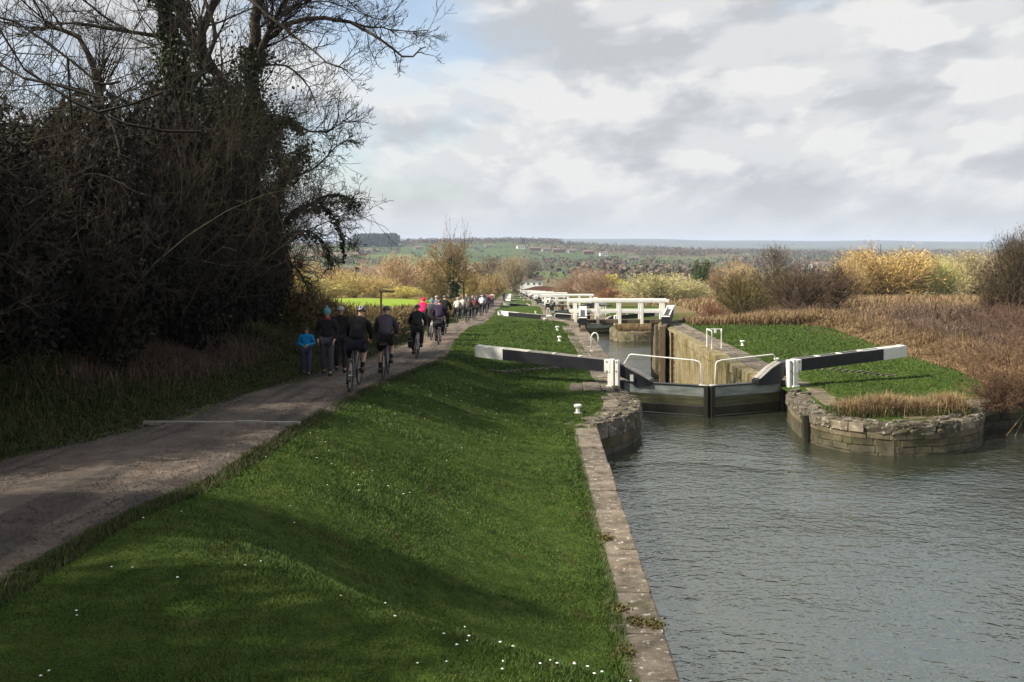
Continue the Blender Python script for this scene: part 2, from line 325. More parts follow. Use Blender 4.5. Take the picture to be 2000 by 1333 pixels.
def m_water():
    m_, nt, b = newmat('canal_water'); N = nt.nodes.new; L = nt.links.new
    g = N('ShaderNodeNewGeometry'); p = g.outputs['Position']
    b.inputs['Base Color'].default_value = (0.018, 0.022, 0.014, 1); b.inputs['Roughness'].default_value = 0.06
    b.inputs['IOR'].default_value = 3.0; b.inputs['Specular Tint'].default_value = (.96, 1, .92, 1); b.inputs['Specular IOR Level'].default_value = 0.62
    mp = N('ShaderNodeMapping'); mp.inputs['Rotation'].default_value = (0, 0, R(12)); mp.inputs['Scale'].default_value = (1.0, 1.35, 1); L(p, mp.inputs[0])
    def nz(scale, det, dist=0.3, off=(0, 0, 0)):
        m2 = N('ShaderNodeMapping'); m2.inputs['Location'].default_value = off; L(mp.outputs[0], m2.inputs[0])
        n = N('ShaderNodeTexNoise'); n.inputs['Scale'].default_value = scale; n.inputs['Detail'].default_value = det; n.inputs['Distortion'].default_value = dist
        L(m2.outputs[0], n.inputs['Vector']); return n.outputs[0]
    def m(op, a, c):
        n = N('ShaderNodeMath'); n.operation = op
        for i, v in enumerate((a, c)):
            if isinstance(v, (int, float)): n.inputs[i].default_value = v
            else: L(v, n.inputs[i])
        return n.outputs[0]
    h = m('ADD', m('MULTIPLY', nz(4.2, 2.5, 0.6), 0.8), m('MULTIPLY', nz(9.5, 2, 0.4, (3, 2, 0)), 0.40))
    h = m('ADD', h, m('MULTIPLY', nz(1.4, 2, 0.2, (8, 1, 0)), 0.8))
    calm = nrange(nt, nz(0.16, 3, 0.6, (1.3, 0.4, 0)), 0.36, 0.6, 0.45, 1.0)
    bp = N('ShaderNodeBump'); bp.inputs['Distance'].default_value = 0.055; L(m('MULTIPLY', h, calm), bp.inputs['Height']); L(bp.outputs[0], b.inputs['Normal'])
    return m_
M['water'] = m_water()
# ------------------------------------------------------------------ terrain
NL = 8                                     # locks in the flight
def ss(t): t = np.clip(t, 0, 1); return t * t * (3 - 2 * t)
def lvl(Y):
    Y = np.asarray(Y, float); k = np.clip(np.floor((Y - 56) / 52.0) + 1, 0, NL)
    t = np.where(k > 0, (Y - 56 - 52 * (k - 1)) / 11.0, 0)
    return -4.45 - 2.4 * np.maximum(k - 1, 0) - np.where(k > 0, 2.4 * ss(t), 0)
PK = np.array([(-30, -2.2), (0, -2.36), (10, -2.82), (22.7, -3.40), (31, -3.79), (33.7, -3.92), (41, -4.2), (48, -4.42), (56, -4.75), (71, -5.75), (83, -6.19)])
def pathz(Y):
    Y = np.asarray(Y, float); n = np.clip(np.floor((Y - 31) / 52.0), 0, 8)
    return np.interp(Y - 52 * n, PK[:, 0], PK[:, 1]) - 2.4 * n
XR = np.array([(-30, -4.3), (8, -4.0), (12.5, -3.7), (17, -3.65), (22.5, -3.45), (27, -3.0), (31, -2.5), (36, -2.25), (43, -2.5), (60, -2.3), (75, -1.9), (90, -1.7), (200, -1.4), (430, -1)])
XL = np.array([(-30, -8.8), (8, -7.4), (13.5, -6.9), (17, -6.3), (24.7, -5.6), (41, -4.5), (60, -4.3), (90, -3.8), (200, -3.5), (430, -3)])
def xpr(Y): return np.interp(Y, XR[:, 0], XR[:, 1])
def xpl(Y): return np.interp(Y, XL[:, 0], XL[:, 1])
SK = np.array([(-60, -3.2), (0, -3.7), (50, -4.4), (110, -7.0), (420, -21.5), (700, -27), (1200, -30), (4000, -33), (6500, -30), (8200, 4), (9500, 24), (11500, 16), (20000, -30)])
def wob(x, Y): return np.sin(x * 1.3 + 2) * np.sin(Y * 0.9) * 0.5 + np.sin(x * 0.37 + Y * 0.51) * 0.5
def H(x, Y):
    x = np.asarray(x, float); Y = np.asarray(Y, float)
    zp = pathz(Y); L_ = lvl(Y); xr = xpr(Y); xl = xpl(Y)
    S = np.interp(Y, SK[:, 0], SK[:, 1])
    xc = np.interp(Y, [18, 31, 55, 70], [1.05, 0.0, 0.6, 1.2])
    t = (x - xr) / np.maximum(xc - xr, 0.5)
    mid = zp + (L_ - zp) * ss(t)
    rise = np.interp(Y, [10, 30, 50, 70], [0.85, 0.95, 0.2, 0.0])
    left = zp + rise * ss((xl - x) / 3.5)
    z = np.where(x < xl, left, np.where(x > xr, mid, zp))
    z = np.where(x > xc, np.where(x > xr, L_, z), z)
    # knoll of level grass in the foreground, its brow running down to the right
    nx, ny = 2.4 / 4.02, 3.23 / 4.02
    dd = (x + 2.5) * nx + (Y - 8.5) * ny
    kn = ss(1 - (dd + 0.2) / 2.3) * ss((x + 4.6) / 1.5) * ss((14 - Y) / 4)
    z = np.where((Y < 14) & (x > -4.6), z + kn * np.maximum(-2.68 - z, 0), z)
    # broad country
    far = np.maximum(ss((-x - 11) / 20), ss((x - 15) / 25)); far = np.maximum(far, ss((Y - 415) / 25))
    z = z * (1 - far) + S * far
    q = x / np.maximum(Y, 1)
    amp = np.interp(q, [-1, -0.2, 0.0, 0.06, 0.16, 0.3, 0.5], [26, 32, 34, 27, 11, 4, 0])
    z = z + amp * np.exp(-((Y - 2350) / 620.0) ** 2) * (1 + 0.10 * np.sin(x / 210.0)) * ss((Y - 500) / 500)
    z = z + np.where(Y > 7000, 13 * np.sin(x / 1300.0 + 1) + 6 * np.sin(x / 470.0) + 3 * np.sin(x / 170.), 0) * ss((Y - 7000) / 2000)
    z = z + ss((Y - 60) / 60) * ss(np.abs(x - 6) / 40 - 0.3) * np.sin(x / 60.0 + 1) * np.sin(Y / 75.0) * 0.7
    z = z + wob(x * 2, Y * 2) * 0.016 * (1 - ss((Y - 60) / 60)) * ((x > xr) | (x < xl))
    return z
# water edges of the canal
LEFT0 = [(1.5, -6), (1.72, 10), (2.05, 24.1)]
NOSEL = [(2.05, 24.1), (2.5, 24.6), (3.0, 25.4), (3.4, 26.4), (3.6, 27.6), (3.6, 28.6), (3.45, 29.4), (3.3, 30.0), (3.3, 31.3), (3.8, 31.6)]
CHL = [(3.8, 31.6), (3.8, 54.5), (3.5, 56.5), (2.6, 58.5), (2.4, 60)]
NOSER = [(14.5, 28.2), (13.2, 27.7), (12.6, 26.9), (12.2, 25.7), (11.6, 24.95), (10.6, 24.4), (9.3, 24.2), (8.4, 24.6), (7.85, 25.4), (7.68, 26.6), (7.8, 27.8), (8.05, 29.3), (8.5, 30.0), (8.5, 31.3), (8.0, 31.6)]
CHR = [(8.0, 31.6), (8.0, 54.5), (8.4, 56.5), (10.5, 58.5), (12, 60)]
def wl(Y):
    pts = [(-60, 1.3), (24.1, 2.05), (25.4, 3.0), (27.6, 3.6), (30.5, 3.3), (31.6, 3.8), (54.5, 3.8), (56.5, 3.5), (60, 2.4)]
    for k in range(1, NL): pts += [(52 * k + y, x) for y, x in ((24.1, 2.4), (25.4, 3.0), (27.6, 3.6), (31.6, 3.8), (54.5, 3.8), (56.5, 3.5), (60, 2.4))]
    pts += [(432, 2.4), (445, 5.9)]
    a = np.array(pts); return np.interp(Y, a[:, 0], a[:, 1])
def wr(Y):
    pts = [(-60, 8.0), (31.6, 8.0), (54.5, 8.0), (56.5, 8.4), (60, 12)]
    for k in range(1, NL): pts += [(52 * k + y, x) for y, x in ((24.2, 12), (25.0, 9.3), (26.6, 7.9), (31.6, 8.0), (54.5, 8.0), (56.5, 8.4), (60, 12))]
    pts += [(432, 12), (445, 5.9)]
    a = np.array(pts); return np.interp(Y, a[:, 0], a[:, 1])
def m_ground2():
    m_, nt, b = newmat('ground'); N = nt.nodes.new; L = nt.links.new
    g = N('ShaderNodeNewGeometry'); p = g.outputs['Position']; sp = N('ShaderNodeSeparateXYZ'); L(p, sp.inputs[0]); X, Y = sp.outputs[0], sp.outputs[1]
    def m(op, a, c=None):
        n = N('ShaderNodeMath'); n.operation = op
        for i, v in enumerate((a, c)):
            if v is None: continue
            if isinstance(v, (int, float)): n.inputs[i].default_value = v
            else: L(v, n.inputs[i])
        return n.outputs[0]
    nA = nnoise(nt, p, 0.5, 6, 0.62); c = nnoise(nt, p, 3.2, 5, 0.62, (5, 2, 1)); d = nnoise(nt, p, 45.0, 4, 0.7)
    col = nmix(nt, nrange(nt, nA, 0.35, 0.65), (0.0265, 0.0555, 0.0086), (0.0480, 0.0870, 0.0115))
    col = nmix(nt, nrange(nt, c, 0.38, 0.66), col, (0.0605, 0.0973, 0.0187))
    col = nmix(nt, nrange(nt, nnoise(nt, p, 1.6, 6, 0.7, (9, 4, 2)), 0.56, 0.70, 0, 0.75), col, (0.0612, 0.0540, 0.0202))
    col = nmix(nt, 0.35, col, (0.035, 0.045, 0.012))
    # rough tussocky land on the right
    nb = m('MULTIPLY', m('SUBTRACT', nnoise(nt, p, 0.35, 4), 0.5), 5.0); xw = m('ADD', X, nb)
    rough = m('MAXIMUM', nrange(nt, xw, 15.0, 16.2), m('MULTIPLY', nrange(nt, xw, 10.5, 12.5), m('MULTIPLY', nrange(nt, Y, 53.5, 55), nrange(nt, Y, 70, 64))))
    rc = nmix(nt, nrange(nt, nnoise(nt, p, 0.06, 5), 0.4, 0.6), (0.17, 0.125, 0.065), (0.09, 0.085, 0.035))
    col = nmix(nt, rough, col, rc)
    # dark verge earth and leaf litter on the left, bright field beyond the hedge
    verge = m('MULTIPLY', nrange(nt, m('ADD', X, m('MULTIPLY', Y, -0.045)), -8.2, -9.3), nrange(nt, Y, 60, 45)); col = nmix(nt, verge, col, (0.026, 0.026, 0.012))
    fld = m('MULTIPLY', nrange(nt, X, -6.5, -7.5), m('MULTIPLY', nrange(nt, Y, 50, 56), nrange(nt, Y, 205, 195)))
    col = nmix(nt, fld, col, (0.19, 0.27, 0.035))  # lighter green field, with part of its sunshine put into the colour
    lf = m('MULTIPLY', nrange(nt, X, -7.5, -9), m('MULTIPLY', nrange(nt, Y, 196, 206), nrange(nt, Y, 450, 400))); col = nmix(nt, lf, col, (0.20, 0.14, 0.055))
    # field patchwork far off
    a = m('DIVIDE', m('ADD', m('ADD', m('MULTIPLY', X, .94), m('MULTIPLY', Y, .34)), m('MULTIPLY', m('SINE', m('DIVIDE', Y, 190.0)), 40.0)), 190.0)
    bb = m('DIVIDE', m('ADD', m('ADD', m('MULTIPLY', X, -.34), m('MULTIPLY', Y, .94)), m('MULTIPLY', m('SINE', m('DIVIDE', X, 230.0)), 40.0)), 150.0)
    ib = m('FLOOR', bb); ia = m('FLOOR', m('ADD', a, m('MULTIPLY', ib, 0.37)))
    cb = N('ShaderNodeCombineXYZ'); L(ia, cb.inputs[0]); L(ib, cb.inputs[1])
    wn = N('ShaderNodeTexWhiteNoise'); wn.noise_dimensions = '3D'; L(cb.outputs[0], wn.inputs['Vector'])
    cr = N('ShaderNodeValToRGB'); cr.color_ramp.interpolation = 'CONSTANT'; L(wn.outputs['Value'], cr.inputs[0]); e = cr.color_ramp.elements
    cs = [(0, (0.05, 0.095, 0.03)), (.22, (0.07, 0.125, 0.035)), (.42, (0.045, 0.075, 0.03)), (.58, (0.10, 0.12, 0.05)), (.72, (0.13, 0.11, 0.06)), (.82, (0.045, 0.09, 0.03)), (.93, (0.14, 0.10, 0.065))]
    e[0].position, e[0].color = 0, (*cs[0][1], 1); e[1].position, e[1].color = cs[1][0], (*cs[1][1], 1)
    for q, cc in cs[2:]: x = e.new(q); x.color = (*cc, 1)
    fc = nmix(nt, nrange(nt, nnoise(nt, p, 0.012, 6), 0.35, 0.7, 0, 0.5), cr.outputs[0], (0.10, 0.085, 0.045))
    # distant plain and escarpment: woods and fields too small to tell apart
    fp = nmix(nt, nrange(nt, nnoise(nt, p, 0.003, 8, 0.7), 0.44, 0.56), (0.035, 0.042, 0.025), fc); fc = nmix(nt, nrange(nt, Y, 3000, 4200), fc, fp); fc = nmix(nt, nrange(nt, Y, 6500, 8000, 0, 0.8), fc, (0.03, 0.035, 0.03))
    col = nmix(nt, nrange(nt, Y, 430, 520), col, fc)
    col = nmix(nt, 1.0, col, nrange(nt, d, 0.3, 0.7, 0.6, 1.4), 'MULTIPLY')
    L(col, b.inputs['Base Color']); b.inputs['Roughness'].default_value = 0.95; b.inputs['Specular IOR Level'].default_value = 0.05
    bp = N('ShaderNodeBump'); bp.inputs['Distance'].default_value = 0.03; L(nnoise(nt, p, 22, 8, 0.7), bp.inputs['Height'])
    bp2 = N('ShaderNodeBump'); bp2.inputs['Distance'].default_value = 0.12; L(nnoise(nt, p, 3.0, 5, 0.6), bp2.inputs['Height']); L(bp.outputs[0], bp2.inputs['Normal'])
    L(bp2.outputs[0], b.inputs['Normal']); return m_
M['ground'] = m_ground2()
def rows(a, b, d0, g):
    r = [a]
    while r[-1] < b: r.append(r[-1] + max(d0, g * abs(r[-1])))
    return np.array(r)
def sheet(name, Xg, Yg, Zg, mat):
    n, m_ = Xg.shape; V = np.stack([Xg, Yg, Zg], -1).reshape(-1, 3)
    i = np.arange(n - 1)[:, None] * m_ + np.arange(m_ - 1)[None]; Fc = np.stack([i, i + 1, i + m_ + 1, i + m_], -1).reshape(-1, 4)
    return fast_mesh(name, V, Fc, [mat], True)
dc = rows(0, 9000, 0.22, 0.032)
Yl = np.concatenate([rows(-45, -3, 2, 0), rows(0, 14000, 0.3, 0.016)]); g_ = wl(Yl) - 0.25; g_[(Yl < 23.7)] -= 0.22
g_ = np.where(Yl > 445, 5.9, g_); Xg = g_[:, None] - dc[None]; Yg = np.repeat(Yl[:, None], len(dc), 1)
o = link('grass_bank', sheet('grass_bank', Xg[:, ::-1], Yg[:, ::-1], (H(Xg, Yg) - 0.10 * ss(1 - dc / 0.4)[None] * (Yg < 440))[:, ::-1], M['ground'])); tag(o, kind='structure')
Yr = np.concatenate([rows(24, 60, 0.3, 0), rows(60.6, 14000, 0.6, 0.016)]); g_ = wr(Yr) + 0.25
g_ = np.where(Yr > 445, 5.9, g_); Xg = g_[:, None] + dc[None]; Yg = np.repeat(Yr[:, None], len(dc), 1)
yF = np.interp(Xg, [8.2, 8.6, 9.3, 10.6, 11.6, 12.2, 12.7, 13.4, 14.5, 80, 20000], [26, 24.95, 24.5, 24.7, 25.3, 26.1, 27.3, 27.8, 28.2, 29.5, 29.5])
Yg = Yg + (yF - 24) * np.clip((40 - Yg) / 16, 0, 1)
Zg = H(Xg, Yg); sh = ss((Xg - 12.4) / 1.0) * ss(1 - (Yg - yF) / 1.4); Zg = Zg - sh * 1.1
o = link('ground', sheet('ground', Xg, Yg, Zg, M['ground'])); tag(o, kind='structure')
# canal bed under everything
o = MB().box((-3, -46, -9.6), (90, 31, -8.6)).build('canal_bed', M['joint']); tag(o, kind='structure')
for k in range(NL):
    o = MB().box((0, 31.2 + 52 * k, -12.2 - 2.4 * k), (14, 83 + 52 * k, -11.0 - 2.4 * k)).build('canal_bed', M['joint']); tag(o, kind='structure')
# water sheets: the near pound, then one level below each lock
def water(x0, y0, x1, y1, z):
    o = fast_mesh('water', [(x0, y0, z), (x1, y0, z), (x1, y1, z), (x0, y1, z)], [(0, 1, 2, 3)], [M['water']]); tag(link('water', o), kind='structure')
water(0.9, -45, 130, 31.1, -5.2)
for k in range(NL): water(1.2, 31.5 + 52 * k, 13.5, (83.1 if k < NL - 1 else 95) + 52 * k, -5.2 - 2.4 * (k + 1))
# ------------------------------------------------------------------ towpath with ragged edges
Yp = np.concatenate([rows(-30, 60, 0.12, 0), rows(60.2, 440, 0.4, 0.004)]); s = np.linspace(0, 1, 13)
rg = np.random.default_rng(3); e0 = np.convolve(rg.normal(0, .16, len(Yp)), np.ones(5) / 5, 'same') + rg.normal(0, .025, len(Yp)) + .12 * np.sin(Yp * .8); e1 = np.convolve(rg.normal(0, .16, len(Yp)), np.ones(5) / 5, 'same') + rg.normal(0, .025, len(Yp))
xa = xpl(Yp) + e0; xb = xpr(Yp) + e1
Xg = xa[:, None] + (xb - xa)[:, None] * s[None]; Yg = np.repeat(Yp[:, None], 13, 1)
Zg = pathz(Yp)[:, None] + 0.035 + 0.03 * np.sin(s * PI)[None] - 0.03 * np.exp(-((s - .3) / .07) ** 2)[None] - 0.03 * np.exp(-((s - .72) / .07) ** 2)[None] - 0.05 * ((s == 0) | (s == 1))[None]
Zg = Zg + rg.normal(0, 0.004, Zg.shape)
o = link('towpath', sheet('towpath', Xg, Yg, Zg, M['path'])); tag(o, kind='structure')
# loose stones on the path
def pebbles(n):
    Y = 6 + 44 * rg.random(n) ** 1.5; x = xpl(Y) + (xpr(Y) - xpl(Y)) * rg.random(n); r = rg.uniform(.006, .022, n)
    base = np.array([(1, 0, 0), (0, 1, 0), (-1, 0, 0), (0, -1, 0), (0, 0, .7)]); a = rg.random(n) * 6.28; ca, sa = np.cos(a), np.sin(a)
    V = np.zeros((n, 5, 3)); V[:, :, 0] = base[:, 0] * ca[:, None] - base[:, 1] * sa[:, None]; V[:, :, 1] = base[:, 0] * sa[:, None] + base[:, 1] * ca[:, None]; V[:, :, 2] = base[:, 2]
    V *= r[:, None, None] * rg.uniform(.6, 1.3, (n, 5, 1)); V += np.stack([x, Y, pathz(Y) + 0.055], 1)[:, None]
    f = np.array([(0, 1, 4), (1, 2, 4), (2, 3, 4), (3, 0, 4)]); Fc = (np.arange(n)[:, None, None] * 5 + f[None]).reshape(-1, 3)
    return fast_mesh('gravel', V.reshape(-1, 3), Fc, [M['path']])
tag(link('gravel', pebbles(26000)), 'loose pale gravel scattered over the brown towpath', 'gravel', kind='stuff')
# ------------------------------------------------------------------ stones
def stone_variants(mat, nvar=6, bev=0.06, jit=0.035, seed=1):
    r_ = random.Random(seed); out = []
    for i in range(nvar):
        bm = bmesh.new(); bmesh.ops.create_cube(bm, size=1); bmesh.ops.bevel(bm, geom=bm.edges[:], offset=bev, segments=1, affect='EDGES')
        for v in bm.verts: v.co += Vector([r_.uniform(-jit, jit) for _ in range(3)])
        me = bpy.data.meshes.new('stone'); bm.to_mesh(me); bm.free(); me.materials.append(mat); out.append(me)
    return out
SV = {k: stone_variants(M[k], 6, b, j) for k, b, j in (('coping', .05, .018), ('stone', .05, .022), ('chamber', .05, .025), ('wet_stone', .05, .02), ('mid_stone', .05, .02), ('pale_stone', .04, .015), ('brick', .04, .01), ('path', .05, .02))}
def rubble_variants(n=6):
    out = []; r_ = random.Random(5)
    for i in range(n):
        bm = bmesh.new(); bmesh.ops.create_cube(bm, size=1); bmesh.ops.subdivide_edges(bm, edges=bm.edges[:], cuts=2, use_grid_fill=True)
        for v in bm.verts:
            c = v.co; k = max(abs(c.x), abs(c.y), abs(c.z)); l = c.length; c *= 1 - .25 * (l / .5 - 1) ** 1.5 * .5 if l > .5 else 1
            v.co += Vector([r_.uniform(-.055, .055) for _ in range(3)])
        me = bpy.data.meshes.new('rubble'); bm.to_mesh(me); bm.free(); me.materials.append(M['rubble']); out.append(me)
    return out
SV['rubble'] = rubble_variants()
def polyline(pts, step):
    """resample: returns (point, direction, length) for pieces of about 'step' metres (step may be a function)"""
    P = [Vector((*p, 0)) if len(p) == 2 else Vector(p) for p in pts]; L_ = [0]
    for a, b in zip(P, P[1:]): L_.append(L_[-1] + (b - a).length)
    def ev(t):
        for i in range(len(P) - 1):
            if t <= L_[i + 1] or i == len(P) - 2:
                f = (t - L_[i]) / max(1e-6, L_[i + 1] - L_[i]); return P[i].lerp(P[i + 1], f)
    t = 0; out = []
    while t < L_[-1] - 0.05:
        s_ = step() if callable(step) else step
        if L_[-1] - t - s_ < 0.35: s_ = L_[-1] - t
        a, b = ev(t), ev(t + s_); out.append(((a + b) / 2, (b - a).normalized(), (b - a).length)); t += s_
    return out
def lay(name, parent, pts, step, zt, h, depth, kind, side=1, gap=0.012, off=0.0, rs=None, rt=0.02, zjit=0.01):
    """stones laid along a line; side=+1: the body of the stone lies to the left of the direction of travel"""
    r_ = rs or random
    for (c, d, ln) in polyline(pts, step):
        n = Vector((-d.y, d.x, 0)) * side
        dp = depth * r_.uniform(0.92, 1.06); z = zt - h / 2 + r_.uniform(-zjit, zjit)
        o = link(name, r_.choice(SV[r_.choice(kind) if isinstance(kind, tuple) else kind]), parent)
        Mx = Matrix((( d.x, n.x, 0, 0), (d.y, n.y, 0, 0), (0, 0, 1, 0), (0, 0, 0, 1)))
        o.matrix_local = Matrix.Translation((c.x + n.x * (dp / 2 + off), c.y + n.y * (dp / 2 + off), z)) @ Mx @ Matrix.Rotation(r_.uniform(-rt, rt), 4, 'X') @ Matrix.Diagonal((ln - gap, dp, h, 1))
def wallface(name, parent, pts, z0, z1, mat, inset=0.04, thick=0.5, side=1):
    """solid core wall behind the stones"""
    P = [Vector((*p, 0)) for p in pts]; ns = []
    for i, p in enumerate(P):
        d = (P[min(i + 1, len(P) - 1)] - P[max(i - 1, 0)]).normalized(); ns.append(Vector((-d.y, d.x, 0)) * side)
    mb = MB()
    for i, p in enumerate(P):
        a = p + ns[i] * inset; b = p + ns[i] * (inset + thick)
        mb.v += [(a.x, a.y, z0), (a.x, a.y, z1), (b.x, b.y, z1), (b.x, b.y, z0)]
    for i in range(len(P) - 1):
        q, w_ = i * 4, i * 4 + 4
        for j in range(4): mb.f.append((q + j, q + (j + 1) % 4, w_ + (j + 1) % 4, w_ + j))
    mb.f += [(0, 1, 2, 3), tuple(len(mb.v) - 4 + j for j in (3, 2, 1, 0))]
    return mb.build(name, M[mat], parent)
rs = random.Random(11)
# near pound, left side: long coping slabs
wallA = empty('canal_wall', (0, 0, 0), 0, 'long straight stone kerb wall between the grass bank and the near water', 'wall')
wallface('wall_core', wallA, LEFT0, -9, -4.62, 'joint', 0.05, 0.5)
lay('coping_slab', wallA, [(1.60, 1), (1.72, 10), (2.05, 24.0)], lambda: rs.uniform(0.75, 1.5), -4.45, 0.24, 0.60, 'coping', 1, 0.026, 0, rs, 0.015, 0.012)
for i in range(3): lay('wall_stone', wallA, [(1.56, 4), (1.72, 10), (2.05, 24.0)], lambda: rs.uniform(0.5, 0.9), -4.70 - .26 * i, 0.25, 0.3, 'wet_stone', 1, 0.012, 0.02, rs)
# left wing and chamber wall of the nearest lock
wallB = empty('lock_wall', (3.8, 31, 0), 0, 'left lock wall with rounded stone nose beside the white gate post', 'wall'); wallB.location = (0, 0, 0)
FL = NOSEL + CHL[1:]
wallface('wall_core', wallB, FL, -9, -4.66, 'joint', 0.06, 0.6)
lay('coping_stone', wallB, NOSEL, lambda: rs.uniform(0.38, 0.7), -4.45, 0.36, 0.72, ('rubble', 'coping'), 1, 0.0, -.01, rs, 0.04, 0.02)
lay('rim_rubble', wallB, NOSEL[:-1], lambda: rs.uniform(0.14, 0.34), -4.40, 0.11, 0.2, 'rubble', 1, 0.02, .02, rs, 0.15, 0.03)
lay('rim_rubble', wallB, NOSEL[:-2], lambda: rs.uniform(0.2, 0.5), -4.42, 0.09, 0.22, 'rubble', 1, 0.05, .36, rs, 0.12, 0.03)
lay('coping_stone', wallB, CHL, lambda: rs.uniform(0.8, 1.3), -4.43, 0.30, 0.65, 'coping', 1, 0.015, 0, rs, 0.02, 0.012)
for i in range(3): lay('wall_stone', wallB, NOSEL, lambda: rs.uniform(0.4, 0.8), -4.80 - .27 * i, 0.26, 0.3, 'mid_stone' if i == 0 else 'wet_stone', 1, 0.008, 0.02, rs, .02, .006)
# paving behind the left coping
lay('paving_slab', wallB, [(3.15, 31.7), (3.15, 54)], lambda: rs.uniform(0.7, 1.1), -4.425, 0.1, 0.5, 'coping', 1, 0.02, 0, rs, 0.02, 0.01)
lay('paving_slab', wallB, [(3.25, 29.9), (2.2, 29.95), (1.7, 30.0)], lambda: rs.uniform(0.4, 0.6), -4.42, 0.1, 1.7, 'coping', -1, 0.03, 0, rs, 0.02, 0.01)
lay('rim_stone', wallB, [(1.45, 24.25), (1.75, 24.7), (2.25, 25.4), (2.62, 26.4), (2.85, 27.6), (2.85, 28.8)], lambda: rs.uniform(0.3, 0.5), -4.43, 0.2, 0.42, 'coping', 1, 0.03, -.14, rs, 0.05, 0.02)
# right wing and chamber wall
wallC = empty('lock_wall', (0, 0, 0), 0, 'right lock wall curving out into the pond as a mossy stone bullnose', 'wall')
FR = NOSER + CHR[1:]
wallface('wall_core', wallC, FR, -9, -4.66, 'joint', 0.06, 0.6, -1)
lay('coping_stone', wallC, NOSER, lambda: rs.uniform(0.35, 0.8), -4.45, 0.22, 0.8, ('rubble', 'rubble', 'coping'), -1, 0.0, -.03, rs, 0.04, 0.018)
lay('rim_rubble', wallC, NOSER[1:-2], lambda: rs.uniform(0.16, 0.4), -4.40, 0.12, 0.22, 'rubble', -1, 0.02, .0, rs, 0.15, 0.03)
lay('rim_rubble', wallC, NOSER[2:-2], lambda: rs.uniform(0.2, 0.6), -4.41, 0.10, 0.25, 'rubble', -1, 0.06, .38, rs, 0.12, 0.03)
for i in range(5): lay('wall_stone', wallC, NOSER, lambda: rs.uniform(0.25, 0.7), -4.64 - .17 * i, 0.165, 0.34, 'stone' if rs.random() < (.55, .2, 0, 0, 0)[i] else ('mid_stone' if i < 2 else 'wet_stone'), -1, 0.008, 0.02, rs, 0.02, 0.006)
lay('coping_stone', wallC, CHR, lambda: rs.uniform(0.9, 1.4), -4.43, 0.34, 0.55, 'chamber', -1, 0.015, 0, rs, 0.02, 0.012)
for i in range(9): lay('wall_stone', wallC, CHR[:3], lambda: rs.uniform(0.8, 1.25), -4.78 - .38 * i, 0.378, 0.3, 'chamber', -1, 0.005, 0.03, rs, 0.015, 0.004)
for j in range(2): lay('paving_slab', wallC, [(8.56 + .46 * j, 31.5), (8.56 + .46 * j, 55)], lambda: rs.uniform(0.6, 1.2), -4.425, 0.1, 0.45, 'coping', -1, 0.025, 0, rs, 0.02, 0.012)
lay('rim_stone', wallC, [(12.0, 27.2), (11.6, 26.3), (10.8, 25.5), (9.5, 25.2), (8.9, 25.7), (8.75, 27), (8.9, 28.6), (9.2, 30.5)], lambda: rs.uniform(0.4, 0.8), -4.435, 0.16, 0.55, 'stone', -1, 0.04, -0.2, rs, 0.05, 0.02)
# stones of the upstream rim already lie in the coping course; timber fender on the nose
MB().box((7.60, 25.95, -5.6), (7.72, 26.12, -4.5), .01).build('timber_fender', M['wetwood'], wallC)
cill = MB().box((3.7, 31.15, -9), (8.1, 31.75, -5.35)); tag(cill.build('lock_cill', M['wet_stone']), kind='structure')
# walls of the locks farther down the flight
ordn = ['nearest', 'second', 'third', 'fourth', 'fifth', 'sixth', 'seventh', 'eighth']
def far_lock_walls(k):
    dy, dz = 52 * k, -2.4 * k
    def sh_(pts): return [(x, y + dy) for x, y in pts]
    pl = [(2.4, 8.2), (2.4, 24.1)] + NOSEL[1:] + CHL[1:4]; pr = [(12, 8.3), (12.3, 22)] + NOSER[3:] + CHR[1:4]
    a = empty('lock_wall', (0, 0, 0), 0, f'left stone chamber wall of the {ordn[k]} lock down the flight', 'wall', 'stone walls of the farther locks')
    wallface('wall_core', a, sh_(pl), -9 + dz, -4.62 + dz, 'stone', 0.05, 0.6)
    b = empty('lock_wall', (0, 0, 0), 0, f'right stone chamber wall of the {ordn[k]} lock down the flight', 'wall', 'stone walls of the farther locks')
    wallface('wall_core', b, sh_(pr), -9 + dz, -4.62 + dz, 'stone', 0.05, 0.6, -1)
    st = (lambda: rs.uniform(1.0, 1.6)) if k < 3 else 3.0
    lay('coping_stone', a, sh_(pl), st, -4.44 + dz, 0.28, 0.8, 'coping', 1, 0.02, 0, rs, 0.02, 0.01)
    lay('coping_stone', b, sh_(pr), st, -4.44 + dz, 0.28, 0.8, 'stone', -1, 0.02, 0, rs, 0.02, 0.01)
    if k == 1:
        for i in range(3): lay('wall_stone', b, sh_(NOSER[2:]), lambda: rs.uniform(0.4, 0.8), -4.73 + dz - .24 * i, 0.23, 0.3, 'stone', -1, 0.014, 0.02, rs)
    tag(MB().box((3.7, 31.15 + dy, -9 + dz), (8.1, 31.75 + dy, -5.35 + dz)).build('lock_cill', M['wet_stone']), kind='structure')
for k in range(1, NL): far_lock_walls(k)
